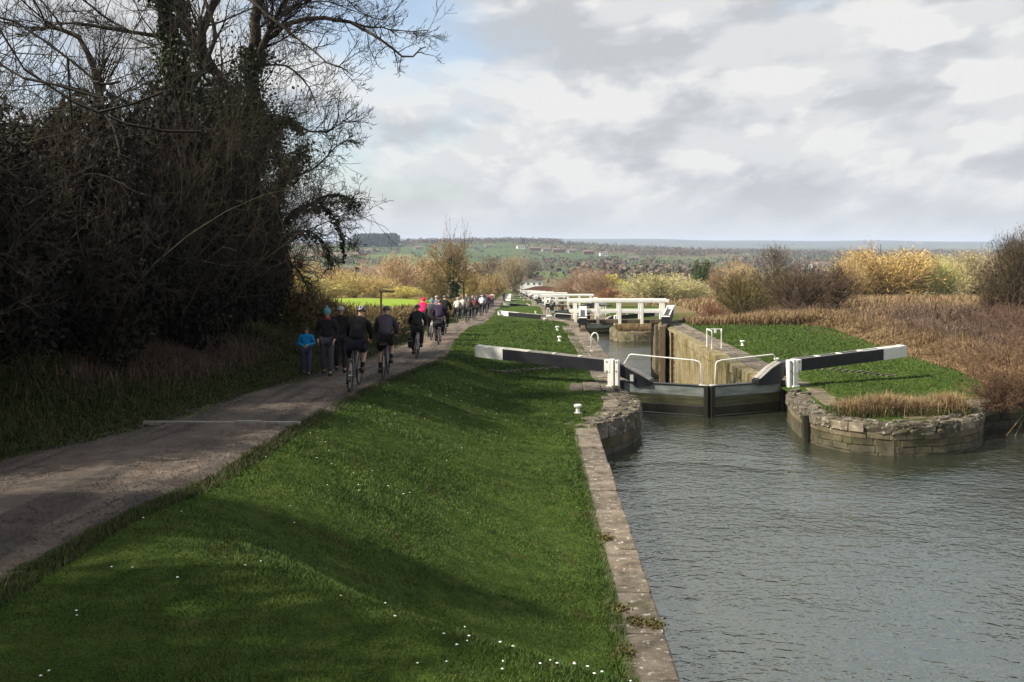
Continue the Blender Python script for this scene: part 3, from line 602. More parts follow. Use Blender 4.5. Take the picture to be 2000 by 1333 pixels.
# ------------------------------------------------------------------ lock gates
GW = 2.78                                   # leaf length from heel to mitre
def top_gate(side, full=True):
    """local frame: heel at origin, leaf runs along +x to the mitre, beam along -x; z=0 is the lock side"""
    t = empty('lock_gate')
    # planks of the leaf
    L_ = GW
    MB().box((0.15, -.06, -.16), (L_ - .12, .06, .14), .008).build('plank', M['gatewood'], t)
    MB().box((0.15, -.05, -.44), (L_ - .12, .05, -.175), .008).build('plank', M['slimewood'], t)
    MB().box((0.15, -.04, -.72), (L_ - .12, .05, -.455), .008).build('plank', M['wetwood'], t)
    MB().box((0.15, -.05, -3.2), (L_ - .12, .04, -.735)).build('lower_planking', M['wetwood'], t)
    MB().box((0.1, -.09, .14), (L_ - .02, .14, .175), .006).build('top_rail', M['wetwood'], t)
    MB().box((L_ - .13, -.12, -3.2), (L_, .12, .155), .012).build('mitre_post', M['wetwood'], t)
    if False:
        for xx in (0.95, 1.8): MB().box((xx, -.11, -.7), (xx + .05, -.06, .12), .005).build('iron_strap', M['wetwood'], t)
    MB().box((0.02, -.13, -3.2), (0.16, .13, .2), .02).build('heel_post', M['black'], t)
    # balance beam: rises over the leaf, runs out level past the heel to a white tip
    if side < 0: prof = [(1.02, .10), (1.02, .22), (.96, .27), (.05, .70), (-.35, .80), (-3.95, .986), (-3.95, .634), (-.2, .42), (.35, .20), (.42, .10)]
    else: prof = [(1.10, .10), (1.10, .26), (1.0, .30), (.55, .60), (.2, .75), (-.35, .82), (-3.95, .986), (-3.95, .634), (-.3, .44), (.1, .33), (.3, .10)]
    b = MB().prism(prof, -.16, .16).build('balance_beam', M['black'], t)
    def zt(x): return .80 + (-.35 - x) * (.155 / 3.0)
    def zb(x): return .42 + (-.2 - x) * (.18 / 3.15)
    x0, x1 = -3.952, -4.95
    tip = MB().prism([(x0, zb(x0) - .004), (x0, zt(x0) + .004), (x1, zt(x1)), (x1, zb(x1) + .01)], -.165, .165).build('white_beam_end', M['white'], b)
    # the slotted cover boards along the top
    n = 5
    for i in range(n):
        xa_ = -.45 - i * (4.4 / n); xb_ = xa_ - 4.4 / n + .03
        MB().prism([(xa_, zt(xa_) + .004), (xa_, zt(xa_) + .03), (xb_, zt(xb_) + .03), (xb_, zt(xb_) + .004)], .10, .155).build('beam_strip', M['white'] if i > 2 else M['tread'], b)
        MB().prism([(xa_, zt(xa_) + .004), (xa_, zt(xa_) + .03), (xb_, zt(xb_) + .03), (xb_, zt(xb_) + .004)], -.155, -.10).build('beam_strip', M['white'] if i > 2 else M['tread'], b)
        MB().prism([(xb_ + .0, zt(xb_) + .005), (xb_ + .0, zt(xb_) + .034), (xb_ - .07, zt(xb_ - .07) + .034), (xb_ - .07, zt(xb_ - .07) + .005)], -.15, .15).build('beam_strip', M['white'], b)
    MB().prism([(x1 + .02, zt(x1)), (x1 + .02, zt(x1) + .033), (x1 + .16, zt(x1) + .03), (x1 + .16, zt(x1))], -.15, .15).build('beam_strip', M['white'], b)
    # worn grey tread along the sloping part
    if side < 0: MB().prism([(.10, .68), (.11, .71), (1.0, .285), (.98, .26)], -.17, .17).build('worn_tread', M['tread'], b)
    else: MB().prism([(.22, .745), (.24, .775), (.56, .63), (1.03, .31), (1.0, .30), (.54, .605)], -.17, .17).build('worn_tread', M['tread'], b)
    # white post with its bolted strap block
    p = MB().box((-.29, -.36, -.02), (-.09, -.165, .86), .02).box((-.06, -.33, -.02), (.06, -.165, .84), .02).box((-.34, -.38, -.02), (-.05, -.15, .05), .015)
    post = p.build('white_post', M['white'], t)
    MB().box((-.40, -.375, .44), (-.20, -.175, .85), .015).build('strap_block', M['white'], post)
    for zz in (.5, .78):
        for xx in (-.31, -.02): MB().ball((xx, -.385 if xx < -.2 else -.335, zz), .022, 8, 5).build('bolt', M['iron'], post)
    # handrail
    hx = .12 if side < 0 else .18
    hr = MB().tube([(hx, 0.0, .70), (hx + .02, 0.02, .72), (hx + .17, .02, .97), (hx + .22, .02, 1.0), (hx + .3, .02, 1.0), (L_ - .45, .02, .915), (L_ - .30, .02, .88), (L_ - .25, .02, .80), (L_ - .22, .02, .175)], .021, 8)
    hr.box((L_ - .3, -.04, .172), (L_ - .02, .08, .19)); hr.build('handrail', M['white'], t, True)
    return t
def place(o, loc, rz, mirror=False, label=None, group=None):
    o.location = loc; o.rotation_euler = (0, 0, rz); o.scale = (1, -1 if mirror else 1, 1)
    tag(o, label, 'lock gate', group); return o
GA = math.atan2(1.15, 2.55)
GZ = -4.45
gL = top_gate(-1); gR = top_gate(1)
side_w = {0: 'left', 1: 'right'}
def top_pair(k, gl_, gr_):
    y = 30.95 + 52 * k; z = GZ - 2.4 * k
    nm = 'nearest' if k == 0 else ordn[k]
    place(gl_, (3.36, y, z), -GA, False, f'left upper gate of the {nm} lock, white tipped black beam over the lawn', 'upper lock gates down the flight')
    place(gr_, (8.44, y, z), PI + GA, True, f'right upper gate of the {nm} lock, white tipped beam pointing right', 'upper lock gates down the flight')
for k in range(1, NL): top_pair(k, copy_tree(gL), copy_tree(gR))
top_pair(0, gL, gR)
def bottom_gate(side):
    """tall leaf; x from heel to mitre, beam the other way and end-on white tip with slots"""
    t = empty('lock_gate'); L_ = 2.65
    for i in range(4): MB().box((.2, -.08, -3.6 + i * .9), (L_ - .2, .08, -2.72 + i * .9), .01).build('plank', M['oldwood'], t)
    MB().box((L_ - .22, -.16, -3.7), (L_, .16, .15), .02).build('mitre_post', M['oldwood'], t)
    MB().box((-.02, -.19, -3.7), (.2, .19, .05), .02).build('heel_post', M['black'], t)
    MB().box((.2, -.12, .0), (L_ - .1, .12, .10), .01).build('top_rail', M['oldwood'], t)
    b = MB().prism([(.24, .02), (.24, .46), (-3.2, .66), (-3.2, .30), (-.1, .02)], -.22, .22).build('balance_beam', M['black'], t)
    MB().box((-.1, -.225, .462), (.245, .225, .50), .01).build('beam_cap', M['white'], b)
    MB().prism([(-3.2, .295), (-3.2, .665), (-4.5, .80), (-4.5, .40)], -.225, .225).build('white_beam_end', M['white'], b)
    MB().prism([(-.5, .51), (-.5, .55), (-4.2, .80), (-4.2, .76)], -.2, -.13).build('beam_strip', M['white'], b)
    MB().prism([(-.5, .51), (-.5, .55), (-4.2, .80), (-4.2, .76)], .13, .2).build('beam_strip', M['white'], b)
    return t
bg = bottom_gate(1)
def bottom_pair(k, a, b):
    y = 53.2 + 52 * k; z = -4.4 - 2.4 * k
    for g, s_ in ((a, 0), (b, 1)):
        x = 3.72 if s_ == 0 else 8.22; ang = -PI / 2 - (.07 if s_ == 0 else .22)
        g.location = (x, y if s_ else y - .9, z); g.rotation_euler = (0, 0, ang); g.scale = (1, 1, 1)
        tag(g, f'open {side_w[s_]} lower gate of the {ordn[k]} lock with black beam end', 'lock gate', 'open lower lock gates')
prs = [(copy_tree(bg), copy_tree(bg)) for _ in range(NL - 1)]
bg2 = copy_tree(bg); bottom_pair(0, bg, bg2)
for k in range(1, NL): bottom_pair(k, *prs[k - 1])
# raised white beam end of the right lower gate, seen above the heel
# ------------------------------------------------------------------ white footbridges over the lock tails
def footbridge():
    t = empty('footbridge'); W = 5.3
    for i in range(8): MB().box((-.2 + i * W / 7.6, -.38, -.08), (-.2 + (i + .93) * W / 7.6, .38, -.02), .006).build('deck_board', M['oldwood'], t)
    MB().box((-.3, -.46, -.2), (W + .3, -.40, -.03), .006).box((-.3, .40, -.2), (W + .3, .46, -.03), .006).build('deck_beam', M['oldwood'], t)
    for y in (-.53, .53):
        rl = MB().box((-.35, y - .07, .98), (W + .05, y + .07, 1.16), .025).build('top_rail', M['white'], t)
        MB().box((-.30, y - .045, .40), (W + .3, y + .045, .56), .01).build('mid_rail', M['white'], t)
        for x in (0.02, 1.28, 2.54, 3.80, 5.02): MB().box((x - .08, y - .055, -.24), (x + .08, y + .055, .985), .01).build('rail_post', M['white'], t)
    return t
fb = footbridge()
for k in range(NL):
    o = fb if k == NL - 1 else copy_tree(fb)
    o.location = (3.6, 57.2 + 52 * k, -4.38 - 2.4 * k)
    tag(o, f'white timber footbridge rail across the tail of the {ordn[k]} lock', 'footbridge', 'footbridges down the flight')
# abutments that carry each footbridge
for k in range(NL):
    for s_ in (0, 1):
        x0, x1 = ((2.5, 3.9) if s_ == 0 else (8.1, 9.6)); dy, dz = 52 * k, -2.4 * k
        tag(MB().box((x0, 56.4 + dy, -10 + dz), (x1, 58.1 + dy, -4.64 + dz), .03).build('bridge_abutment', M['stone']), f'{side_w[s_]} stone footing under the footbridge of the {ordn[k]} lock', 'footing', 'stone footings of the footbridges')
# ------------------------------------------------------------------ bollards, hoops, rails
def bollard():
    t = MB(); t.lathe([(.11, 0), (.11, .03), (.055, .05), (.05, .17), (.10, .19), (.105, .23), (.09, .25)], 14); return t.mesh('bollard', M['white'], False)
bm_ = bollard()
BL = [(1.72, 26.0, 'white mooring bollard on the bank nearest the rounded stone nose'), (2.15, 45.2, 'white mooring bollard on the left lawn beside the white ladder hoop'), (2.3, 50.5, 'white mooring bollard on the left lawn, just beyond the ladder hoop'),
      (9.95, 43.0, 'white mooring bollard on the right lawn near the white ladder frame'), (9.7, 36.5, 'white mooring bollard behind the handrail on the right paving')]
for x, y, l in BL: tag(link('bollard', bm_, None, (x, y, float(H(x, y)) - .02)), l, 'bollard', 'white mooring bollards')
for k in range(1, 6):
    for j, y in enumerate((5.5, 11.0, 16.5, 45.0)):
        x = 1.9 if j < 3 else 2.3; yy = y + 52 * k
        tag(link('bollard', bm_, None, (x, yy, float(H(x, yy)) - .02)), f'{["first", "second", "third", "fourth"][j]} small white bollard on the strip before the {ordn[k]} lock' if j < 3 else f'small white bollard beside the chamber of the {ordn[k]} lock', 'bollard', 'white mooring bollards')
def hoop():
    t = empty('ladder_hoop')
    MB().tube([(0, 0, -.02), (0, 0, .58), (.03, 0, .67), (.10, 0, .73), (.18, 0, .73), (.25, 0, .67), (.28, 0, .56), (.28, 0, .34)], .03, 8).build('tube', M['white'], t, True)
    MB().box((-.06, -.06, -.02), (.06, .06, .01)).build('foot_plate', M['white'], t); return t
h0 = hoop(); h0.location = (3.24, 40.6, -4.40); tag(h0, 'white curved ladder hoop on the left lock edge, nearest the camera', 'handrail', 'ladder hoops')
for k in range(1, 5):
    h = copy_tree(h0); h.location = (3.24, 40.6 + 52 * k, -4.40 - 2.4 * k); tag(h, f'small white ladder hoop on the left edge of the {ordn[k]} lock', 'handrail', 'ladder hoops')
fr = empty('safety_rail', (8.28, 42.3, -4.42), 0, 'white square ladder frame on the right lock coping', 'handrail', 'ladder frames')
MB().tube([(0, 0, -.02), (0, 0, .76), (.62, 0, .76), (.62, 0, .02)], .028, 6).build('rear_tube', M['white'], fr)
MB().tube([(.10, -.55, -.02), (.10, -.55, .72), (.0, 0, .76)], .028, 6).build('side_tube', M['white'], fr)
MB().tube([(.52, -.45, -.02), (.52, -.45, .72), (.62, 0, .76)], .028, 6).build('side_tube', M['white'], fr)
MB().box((.30, -.04, .60), (.40, .0, .74)).build('number_plate', M['white'], fr)
for k in range(1, 4):
    f2 = copy_tree(fr); f2.location = (8.28, 42.3 + 52 * k, -4.42 - 2.4 * k); tag(f2, f'small white ladder frame on the right of the {ordn[k]} lock', 'handrail')
ld = empty('ladder', (7.98, 49.4, -4.45), 0, 'rusty red ladder set in the right chamber wall', 'ladder')
for dy in (-.2, .2): MB().box((-.06, dy - .03, -3.2), (.0, dy + .03, .0)).build('stile', M['iron'], ld)
for i in range(10): MB().box((-.05, -.2, -.3 * i - .2), (-.02, .2, -.3 * i - .16)).build('rung', M['iron'], ld)
# small paddle plate on the left beam
tag(MB().box((3.62, 30.52, -4.24), (3.72, 30.54, -4.04)).build('notice_plate', M['white']), 'small white plate fixed low on the left beam of the nearest lock', 'plate')
# brick footholds arcing under the beams
def footholds(cx, cy, r0, a0, a1, n, label):
    t = empty('foothold_bricks', (0, 0, 0), 0, label, 'brick strips', 'brick footholds under the beams')
    for i in range(n):
        a = a0 + (a1 - a0) * i / (n - 1); r = r0
        x, y = cx + math.cos(a) * r, cy + math.sin(a) * r; z = float(H(x, y))
        o = link('brick', random.choice(SV['coping']), t); o.matrix_local = Matrix.Translation((x, y, z + .02)) @ Matrix.Rotation(a, 4, 'Z') @ Matrix.Diagonal((.5, .06, .05, 1))
footholds(3.36, 31, 4.8, R(147), R(106), 15, 'arc of thin brick strips in the grass under the left beam')
footholds(8.44, 31, 4.8, R(28), R(70), 15, 'arc of thin brick strips in the grass under the right beam')
# narrow pale drain kerb across the path
dk = empty('drain_kerb', (0, 0, 0), 0, 'narrow pale stone strip crossing the towpath', 'kerb')
lay('kerb_stone', dk, [(-6.35, 17.1, 0), (-3.62, 17.0, 0)], lambda: rs.uniform(.35, .7), float(pathz(17)) + .085, .07, .05, 'pale_stone', 1, .015, 0, rs, .06, .012)
for c_ in dk.children: c_.data = c_.data
# ------------------------------------------------------------------ vegetation
def unit(v): return v / np.maximum(np.linalg.norm(v, axis=-1, keepdims=True), 1e-9)
def grow(r_, starts, dirs, lens, rads, levels, attract=None):
    """levels: dicts nseg, wander, up, end(taper), n(children per branch), cl(length ratio), ca(angle deg), cr(radius ratio), t0"""
    S = []; P, D, Ln, Rd = [np.asarray(a, float) for a in (starts, dirs, lens, rads)]
    for lv in levels:
        ns = lv['nseg']; n = len(P); pts = np.zeros((n, ns + 1, 3)); ds = np.zeros((n, ns + 1, 3)); pts[:, 0] = P; d = unit(D); ds[:, 0] = d
        bias = unit(r_.normal(size=(n, 3))) * lv.get('curve', 0.0)
        for i in range(ns):
            d = unit(d + r_.normal(size=(n, 3)) * lv['wander'] + bias + np.array([0, 0, lv['up']]) + np.asarray(lv.get('pull', (0, 0, 0))))
            pts[:, i + 1] = pts[:, i] + d * (Ln / ns)[:, None]; ds[:, i + 1] = d
        tt = np.linspace(0, 1, ns + 1); rad = Rd[:, None] * (1 - (1 - lv['end']) * tt)[None]
        S.append((pts[:, :-1].reshape(-1, 3), pts[:, 1:].reshape(-1, 3), rad[:, :-1].ravel(), rad[:, 1:].ravel()))
        if not lv.get('n'): break
        nc = lv['n']; t = lv.get('t0', .2) + (1 - lv.get('t0', .2)) * r_.random((n, nc)); t[:, 0] = 1.0
        f = t * ns; i0 = np.minimum(f.astype(int), ns - 1); fr = f - i0; ar = np.arange(n)[:, None]
        P2 = pts[ar, i0] * (1 - fr)[..., None] + pts[ar, i0 + 1] * fr[..., None]; d0 = ds[ar, i0 + 1]
        rnd = r_.normal(size=d0.shape); perp = unit(rnd - (rnd * d0).sum(-1, keepdims=True) * d0)
        ang = np.radians(lv['ca'] * r_.uniform(.6, 1.35, (n, nc))); ang[:, 0] *= .4
        D2 = d0 * np.cos(ang)[..., None] + perp * np.sin(ang)[..., None]
        L2 = Ln[:, None] * lv['cl'] * (1.15 - .55 * t) * r_.uniform(.6, 1.25, (n, nc)); Rp = Rd[:, None] * (1 - (1 - lv['end']) * t)
        R2 = np.minimum(Rp * lv.get('cr', .6), Rp)
        P, D, Ln, Rd = P2.reshape(-1, 3), D2.reshape(-1, 3), L2.ravel(), R2.ravel()
    return S
def cat(S): return [np.concatenate([s_[i] for s_ in S]) for i in range(4)]
def seg_mesh(name, S, mats, rmin=0.004, sides=3, thick_sides=None):
    A, B, ra, rb = cat(S); n = len(A); ra = np.maximum(ra, rmin); rb = np.maximum(rb, rmin * .8)
    d = unit(B - A); ref = np.where(np.abs(d[:, 2:3]) < .9, np.array([[0, 0, 1.]]), np.array([[1., 0, 0]])); u = unit(np.cross(d, ref)); v = np.cross(d, u)
    an = np.arange(sides) * 2 * PI / sides; ring = u[:, None] * np.cos(an)[None, :, None] + v[:, None] * np.sin(an)[None, :, None]
    V = np.concatenate([A[:, None] + ring * ra[:, None, None], B[:, None] + ring * rb[:, None, None]], 1).reshape(-1, 3)
    b = np.arange(n)[:, None, None] * 2 * sides; k = np.arange(sides); q = np.stack([k, (k + 1) % sides, (k + 1) % sides + sides, k + sides], 1)
    tint = np.repeat(np.random.default_rng(n).random(n), 2 * sides)
    return fast_mesh(name, V, (b + q[None]).reshape(-1, 4), mats, True, tint=tint)
def ribbon_mesh(name, S, mats, rmin=0.012):
    """distant twigs: one tapered three sided spike each (2 tris)"""
    A, B, ra, rb = cat(S); n = len(A); r_ = np.random.default_rng(n); d = unit(B - A); u = unit(np.cross(d, r_.normal(size=(n, 3)))); ra = np.maximum(ra, rmin)[:, None]; rb = np.maximum(rb, rmin * .6)[:, None]
    V = np.stack([A - u * ra, A + u * ra, B + u * rb, B - u * rb], 1).reshape(-1, 3); tint = np.repeat(r_.random(n), 4)
    return fast_mesh(name, V, np.arange(4 * n).reshape(-1, 4), mats, False, tint=tint)
def leaf_mesh(name, C_, size, mats, r_, flat=0.0, elong=1.3):
    n = len(C_); a = unit(r_.normal(size=(n, 3))); b = unit(np.cross(a, r_.normal(size=(n, 3)))); s = (size * r_.uniform(.6, 1.3, n))[:, None]
    V = np.stack([C_ - a * s * elong, C_ - b * s, C_ + a * s * elong, C_ + b * s], 1).reshape(-1, 3); tint = np.repeat(r_.random(n), 4)
    return fast_mesh(name, V, np.arange(4 * n).reshape(-1, 4), mats, False, tint=tint)
def limb(pts, r0, r1, sub=3, wig=0.06, seed=0):
    """hand-laid limb through points, subdivided and wobbled; returns segments and nodes"""
    r_ = np.random.default_rng(seed); P = np.array([list(p) for p in pts], float); out = []
    for i in range(len(P) - 1):
        p0 = P[max(i - 1, 0)]; p1, p2 = P[i], P[i + 1]; p3 = P[min(i + 2, len(P) - 1)]
        for j in range(sub):
            t = j / sub; out.append(.5 * (2 * p1 + (p2 - p0) * t + (2 * p0 - 5 * p1 + 4 * p2 - p3) * t * t + (3 * p1 - p0 - 3 * p2 + p3) * t ** 3))
    out.append(P[-1]); Q = np.array(out); ln = np.linalg.norm(Q[-1] - Q[0]); Q[1:-1] += r_.normal(size=Q[1:-1].shape) * wig * ln / 10
    rr = np.linspace(0, 1, len(Q)); rad = r0 + (r1 - r0) * rr ** .8
    return (Q[:-1], Q[1:], rad[:-1], rad[1:])
def spawn(r_, segs, n, lenr, angle, rad, up=0.3, bias=(0, 0, 0), t0=0.0):
    """side branches from laid limbs"""
    A, B, ra, rb = cat(segs); m_ = len(A); L_ = np.linalg.norm(B - A, axis=1); lo = int(t0 * m_); pr = L_[lo:] / L_[lo:].sum()
    i = r_.choice(np.arange(lo, m_), n, p=pr); t = r_.random(n)[:, None]; P = A[i] * (1 - t) + B[i] * t; d = unit(B[i] - A[i])
    rnd = r_.normal(size=(n, 3)); perp = unit(rnd - (rnd * d).sum(1, keepdims=True) * d); a = np.radians(angle * r_.uniform(.6, 1.3, n))[:, None]
    D = unit(d * np.cos(a) + perp * np.sin(a) + np.array([0, 0, up]) + np.array(bias)); return P, D, r_.uniform(lenr[0], lenr[1], n), np.minimum(rad, ra[i] * .7)
def ivy_on(r_, segs, n, spread, size, fall=0.25):
    A, B, ra, rb = cat(segs); L_ = np.linalg.norm(B - A, axis=1); i = r_.choice(len(A), n, p=L_ / L_.sum()); t = r_.random(n)[:, None]
    P = A[i] * (1 - t) + B[i] * t; off = unit(r_.normal(size=(n, 3))) * (ra[i][:, None] + spread * np.abs(r_.normal(size=(n, 1))) * .6)
    cl = np.sin(P[:, 2:3] * 2.1 + P[:, :1] * 1.7) * .5 + .9; P = P + off * cl; P[:, 2] -= r_.random(n) * fall; return P
r_ = np.random.default_rng(21)
# --- the tall bare ash with long arching boughs against the sky (distance about 34 m)
D1 = 33.0
ash = empty('ash_tree', tuple(at(500, 655, D1)), 0, 'tall bare tree with ivy trunk, its long boughs arching right across the sky', 'tree')
inv = Vector(ash.location)
def loc(pts, o): return [p - o for p in pts]
T1 = limb(loc([at(505, 668, D1), at(497, 560, D1), at(492, 450, D1), at(498, 330, D1), at(500, 230, D1), at(492, 140, D1), at(500, 40, D1), at(512, -60, D1)], inv), .34, .16, seed=1)
T2 = limb(loc([at(495, 300, D1), at(450, 190, D1 - 1), at(395, 90, D1 - 1.5), at(415, 20, D1 - 2), at(470, -60, D1 - 2)], inv), .20, .10, seed=2)
T3 = limb(loc([at(395, 110, D1 - 1.5), at(360, 30, D1 - 2), at(340, -60, D1 - 2)], inv), .13, .07, seed=3)
LB = [limb(loc(p, inv), a, b, seed=i + 5) for i, (p, a, b) in enumerate([
    ([at(497, 150, D1), at(520, 80, D1), at(575, 42, D1 - .5), at(660, 36, D1 - 1), at(730, 68, D1 - 1.5), at(790, 108, D1 - 2), at(832, 92, D1 - 2)], .13, .018),
    ([at(660, 36, D1 - 1), at(705, 50, D1 - .5), at(745, 55, D1), at(795, 62, D1), at(836, 60, D1)], .045, .012),
    ([at(500, 235, D1), at(540, 225, D1), at(590, 250, D1 + .5), at(640, 256, D1 + 1), at(698, 218, D1 + 1)], .085, .014),
    ([at(502, 130, D1), at(560, 130, D1 + 1), at(605, 175, D1 + 2), at(628, 235, D1 + 2.2)], .05, .012),
    ([at(498, 120, D1), at(545, 20, D1 - 1), at(600, -40, D1 - 2)], .11, .05),
    ([at(590, 250, D1), at(560, 230, D1 - 1), at(530, 260, D1 - 1), at(560, 330, D1 - 1.5)], .03, .012),
    ([at(395, 100, D1 - 1.5), at(330, 75, D1 - 3), at(240, 60, D1 - 4), at(150, 45, D1 - 5), at(60, 60, D1 - 6)], .10, .02),
    ([at(250, 60, D1 - 4), at(200, 30, D1 - 4), at(140, -20, D1 - 5)], .05, .02),
    ([at(470, -10, D1 - 2), at(560, 60, D1 - 3), at(640, 120, D1 - 4), at(690, 150, D1 - 4)], .05, .012),
    ([at(498, 180, D1), at(430, 210, D1 - 2), at(330, 160, D1 - 3), at(250, 180, D1 - 4)], .07, .02),
    ([at(640, -40, D1 - 2), at(700, 20, D1 - 2), at(745, 40, D1 - 2), at(760, 30, D1 - 2)], .03, .01),
    ([at(500, 60, D1), at(580, 10, D1 + 1), at(650, 5, D1 + 1), at(720, 35, D1 + 1)], .05, .012)])]
W1 = dict(nseg=5, wander=.13, up=.03, end=.35, n=6, cl=.50, ca=48, cr=.62, t0=.15, curve=.03)
W2 = dict(nseg=4, wander=.12, up=.11, end=.4, n=4, cl=.62, ca=42, cr=.7, t0=.15, curve=.05)
W3 = dict(nseg=4, wander=.10, up=.16, end=.5, curve=.05)
sp_ = spawn(r_, LB, 270, (.45, 1.45), 55, .020, .05, (0.0, 0, 0), .0)
G1 = grow(r_, *sp_, [W1, W2, W3])
sp2 = spawn(r_, [T2, T3, LB[4]], 60, (1.5, 3.2), 50, .04, .3); G2 = grow(r_, *sp2, [W1, W2, W3])
link('trunk', seg_mesh('trunk', [T1], [M['bark']], sides=9), ash)
for l_ in (T2, T3): link('bough', seg_mesh('bough', [l_], [M['bark']], sides=8), ash)
for l_ in LB: link('bough', seg_mesh('bough', [l_], [M['bark']], sides=6), ash)
link('twigs', seg_mesh('twigs', G1 + G2, [M['twig']], .0065), ash)
iv = ivy_on(r_, [T1], 17000, .40, .07); iv = iv[iv[:, 2] < 9.5]
iv2 = ivy_on(r_, [T3, LB[5]], 3500, .35, .07)
P3 = np.array(list(at(440, 250, D1 - 1) - inv)) + r_.normal(size=(10000, 3)) * np.array([.7, .7, .95])
link('ivy', leaf_mesh('ivy', np.concatenate([iv, iv2, P3]), .046, [M['ivy']], r_), ash)
# --- second ivy-clad trunk to the left
D2 = 26.0
tb = empty('ivy_tree', tuple(at(345, 660, D2)), 0, 'bare tree with thick ivy round its upper trunk, left of the tall arching tree', 'tree'); o2 = Vector(tb.location)
TT = limb(loc([at(350, 665, D2), at(360, 450, D2), at(365, 250, D2), at(345, 110, D2), at(322, 20, D2), at(318, -60, D2)], o2), .24, .10, seed=31)
TB = limb(loc([at(225, 640, D2 + 2), at(215, 400, D2 + 2), at(200, 220, D2 + 2), at(180, 120, D2 + 2), at(120, 60, D2 + 2), at(60, 55, D2 + 2)], o2), .16, .04, seed=32)
TC = limb(loc([at(362, 200, D2), at(420, 80, D2), at(400, 0, D2), at(410, -50, D2)], o2), .08, .03, seed=33)
G = grow(r_, *spawn(r_, [TT, TB, TC], 90, (1.2, 3.0), 55, .035, .25), [W1, W2, W3])
link('trunk', seg_mesh('trunk', [TT], [M['bark']], sides=8), tb)
for l_ in (TB, TC): link('bough', seg_mesh('bough', [l_], [M['bark']], sides=8), tb)
link('twigs', seg_mesh('twigs', G, [M['twig']], .0055), tb)
link('ivy', leaf_mesh('ivy', ivy_on(r_, [TT], 22000, .38, .065), .040, [M['ivy']], r_), tb)
# --- leaning ivy thorn at the end of the thicket, crown arching right and down
D3 = 34.0
th = empty('hawthorn_tree', tuple(at(520, 660, D3)), 0, 'leaning thorn tree arching right over the path end of the thicket', 'tree'); o3 = Vector(th.location)
TH = [limb(loc(p, o3), a, b, seed=40 + i) for i, (p, a, b) in enumerate([
    ([at(520, 668, D3), at(525, 560, D3), at(530, 440, D3), at(545, 360, D3), at(590, 290, D3)], .16, .05),
    ([at(528, 500, D3), at(560, 430, D3 - .5), at(610, 395, D3 - 1), at(660, 380, D3 - 1), at(700, 400, D3 - 1)], .11, .02),
    ([at(600, 400, D3 - 1), at(640, 410, D3 - 1.5), at(665, 450, D3 - 2), at(672, 500, D3 - 2)], .05, .012),
    ([at(540, 480, D3), at(590, 450, D3 + 1), at(630, 470, D3 + 1.5), at(650, 520, D3 + 1.5)], .05, .012),
    ([at(530, 430, D3), at(500, 330, D3 + 1), at(520, 250, D3 + 1), at(570, 220, D3 + 1)], .08, .02),
    ([at(545, 360, D3), at(610, 330, D3), at(655, 290, D3), at(690, 265, D3)], .05, .012),
    ([at(520, 560, D3), at(570, 520, D3), at(600, 560, D3 - .5), at(620, 600, D3 - .5)], .05, .012)])]
U1 = dict(nseg=4, wander=.22, up=-.02, end=.4, n=7, cl=.55, ca=50, cr=.6, t0=.1); U2 = dict(nseg=3, wander=.2, up=-.03, end=.4, n=5, cl=.6, ca=45, cr=.7, t0=.1); U3 = dict(nseg=3, wander=.2, up=.02, end=.5)
G = grow(r_, *spawn(r_, TH, 300, (.35, .95), 55, .016, .05, (.0, 0, 0), .0), [U1, U2, U3])
link('trunk', seg_mesh('trunk', TH[:1], [M['bark']], sides=7), th)
for l_ in TH[1:]: link('bough', seg_mesh('bough', [l_], [M['bark']], sides=7), th)
link('twigs', seg_mesh('twigs', G, [M['olive_twig']], .0065), th)
link('ivy', leaf_mesh('ivy', np.concatenate([ivy_on(r_, TH[:1], 5000, .45, .06), ivy_on(r_, TH[1:4], 900, .12, .045)]), .05, [M['ivy']], r_), th)
# --- thicket of thorn shrubs
def thicket_proto(seed, Hh, Rr, stems, mat):
    q = np.random.default_rng(seed); a = q.random(stems) * 6.28; el = q.uniform(.5, 1.35, stems)
    D = np.stack([np.cos(a) * np.cos(el), np.sin(a) * np.cos(el), np.sin(el)], 1); P = q.normal(size=(stems, 3)) * [.4, .4, 0]
    lv = [dict(nseg=6, wander=.14, up=-.015, end=.3, n=11, cl=.5, ca=50, cr=.5, t0=.15, curve=.05), dict(nseg=4, wander=.18, up=.0, end=.35, n=6, cl=.55, ca=48, cr=.6, t0=.1, curve=.05),
          dict(nseg=3, wander=.18, up=.01, end=.4, n=3, cl=.6, ca=45, cr=.7, t0=.2, curve=.05), dict(nseg=2, wander=.15, up=.02, end=.5)]
    S = grow(q, P, D, Hh * q.uniform(.75, 1.1, stems), np.full(stems, .036), lv)
    S = [tuple(a_[~((s_[1][:, 2] < 1.3) & (np.hypot(s_[1][:, 0], s_[1][:, 1]) > 1.9))] for a_ in s_) for s_ in S]
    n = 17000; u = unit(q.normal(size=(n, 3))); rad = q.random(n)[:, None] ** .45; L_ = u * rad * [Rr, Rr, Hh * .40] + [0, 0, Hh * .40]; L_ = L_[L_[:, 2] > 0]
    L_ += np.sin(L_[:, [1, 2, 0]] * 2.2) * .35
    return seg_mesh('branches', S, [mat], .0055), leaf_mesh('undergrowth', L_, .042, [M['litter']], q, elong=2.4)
TP = [thicket_proto(61 + i, 6.0, 2.4, 13, M['olive_twig'] if i % 2 else M['twig']) for i in range(4)]
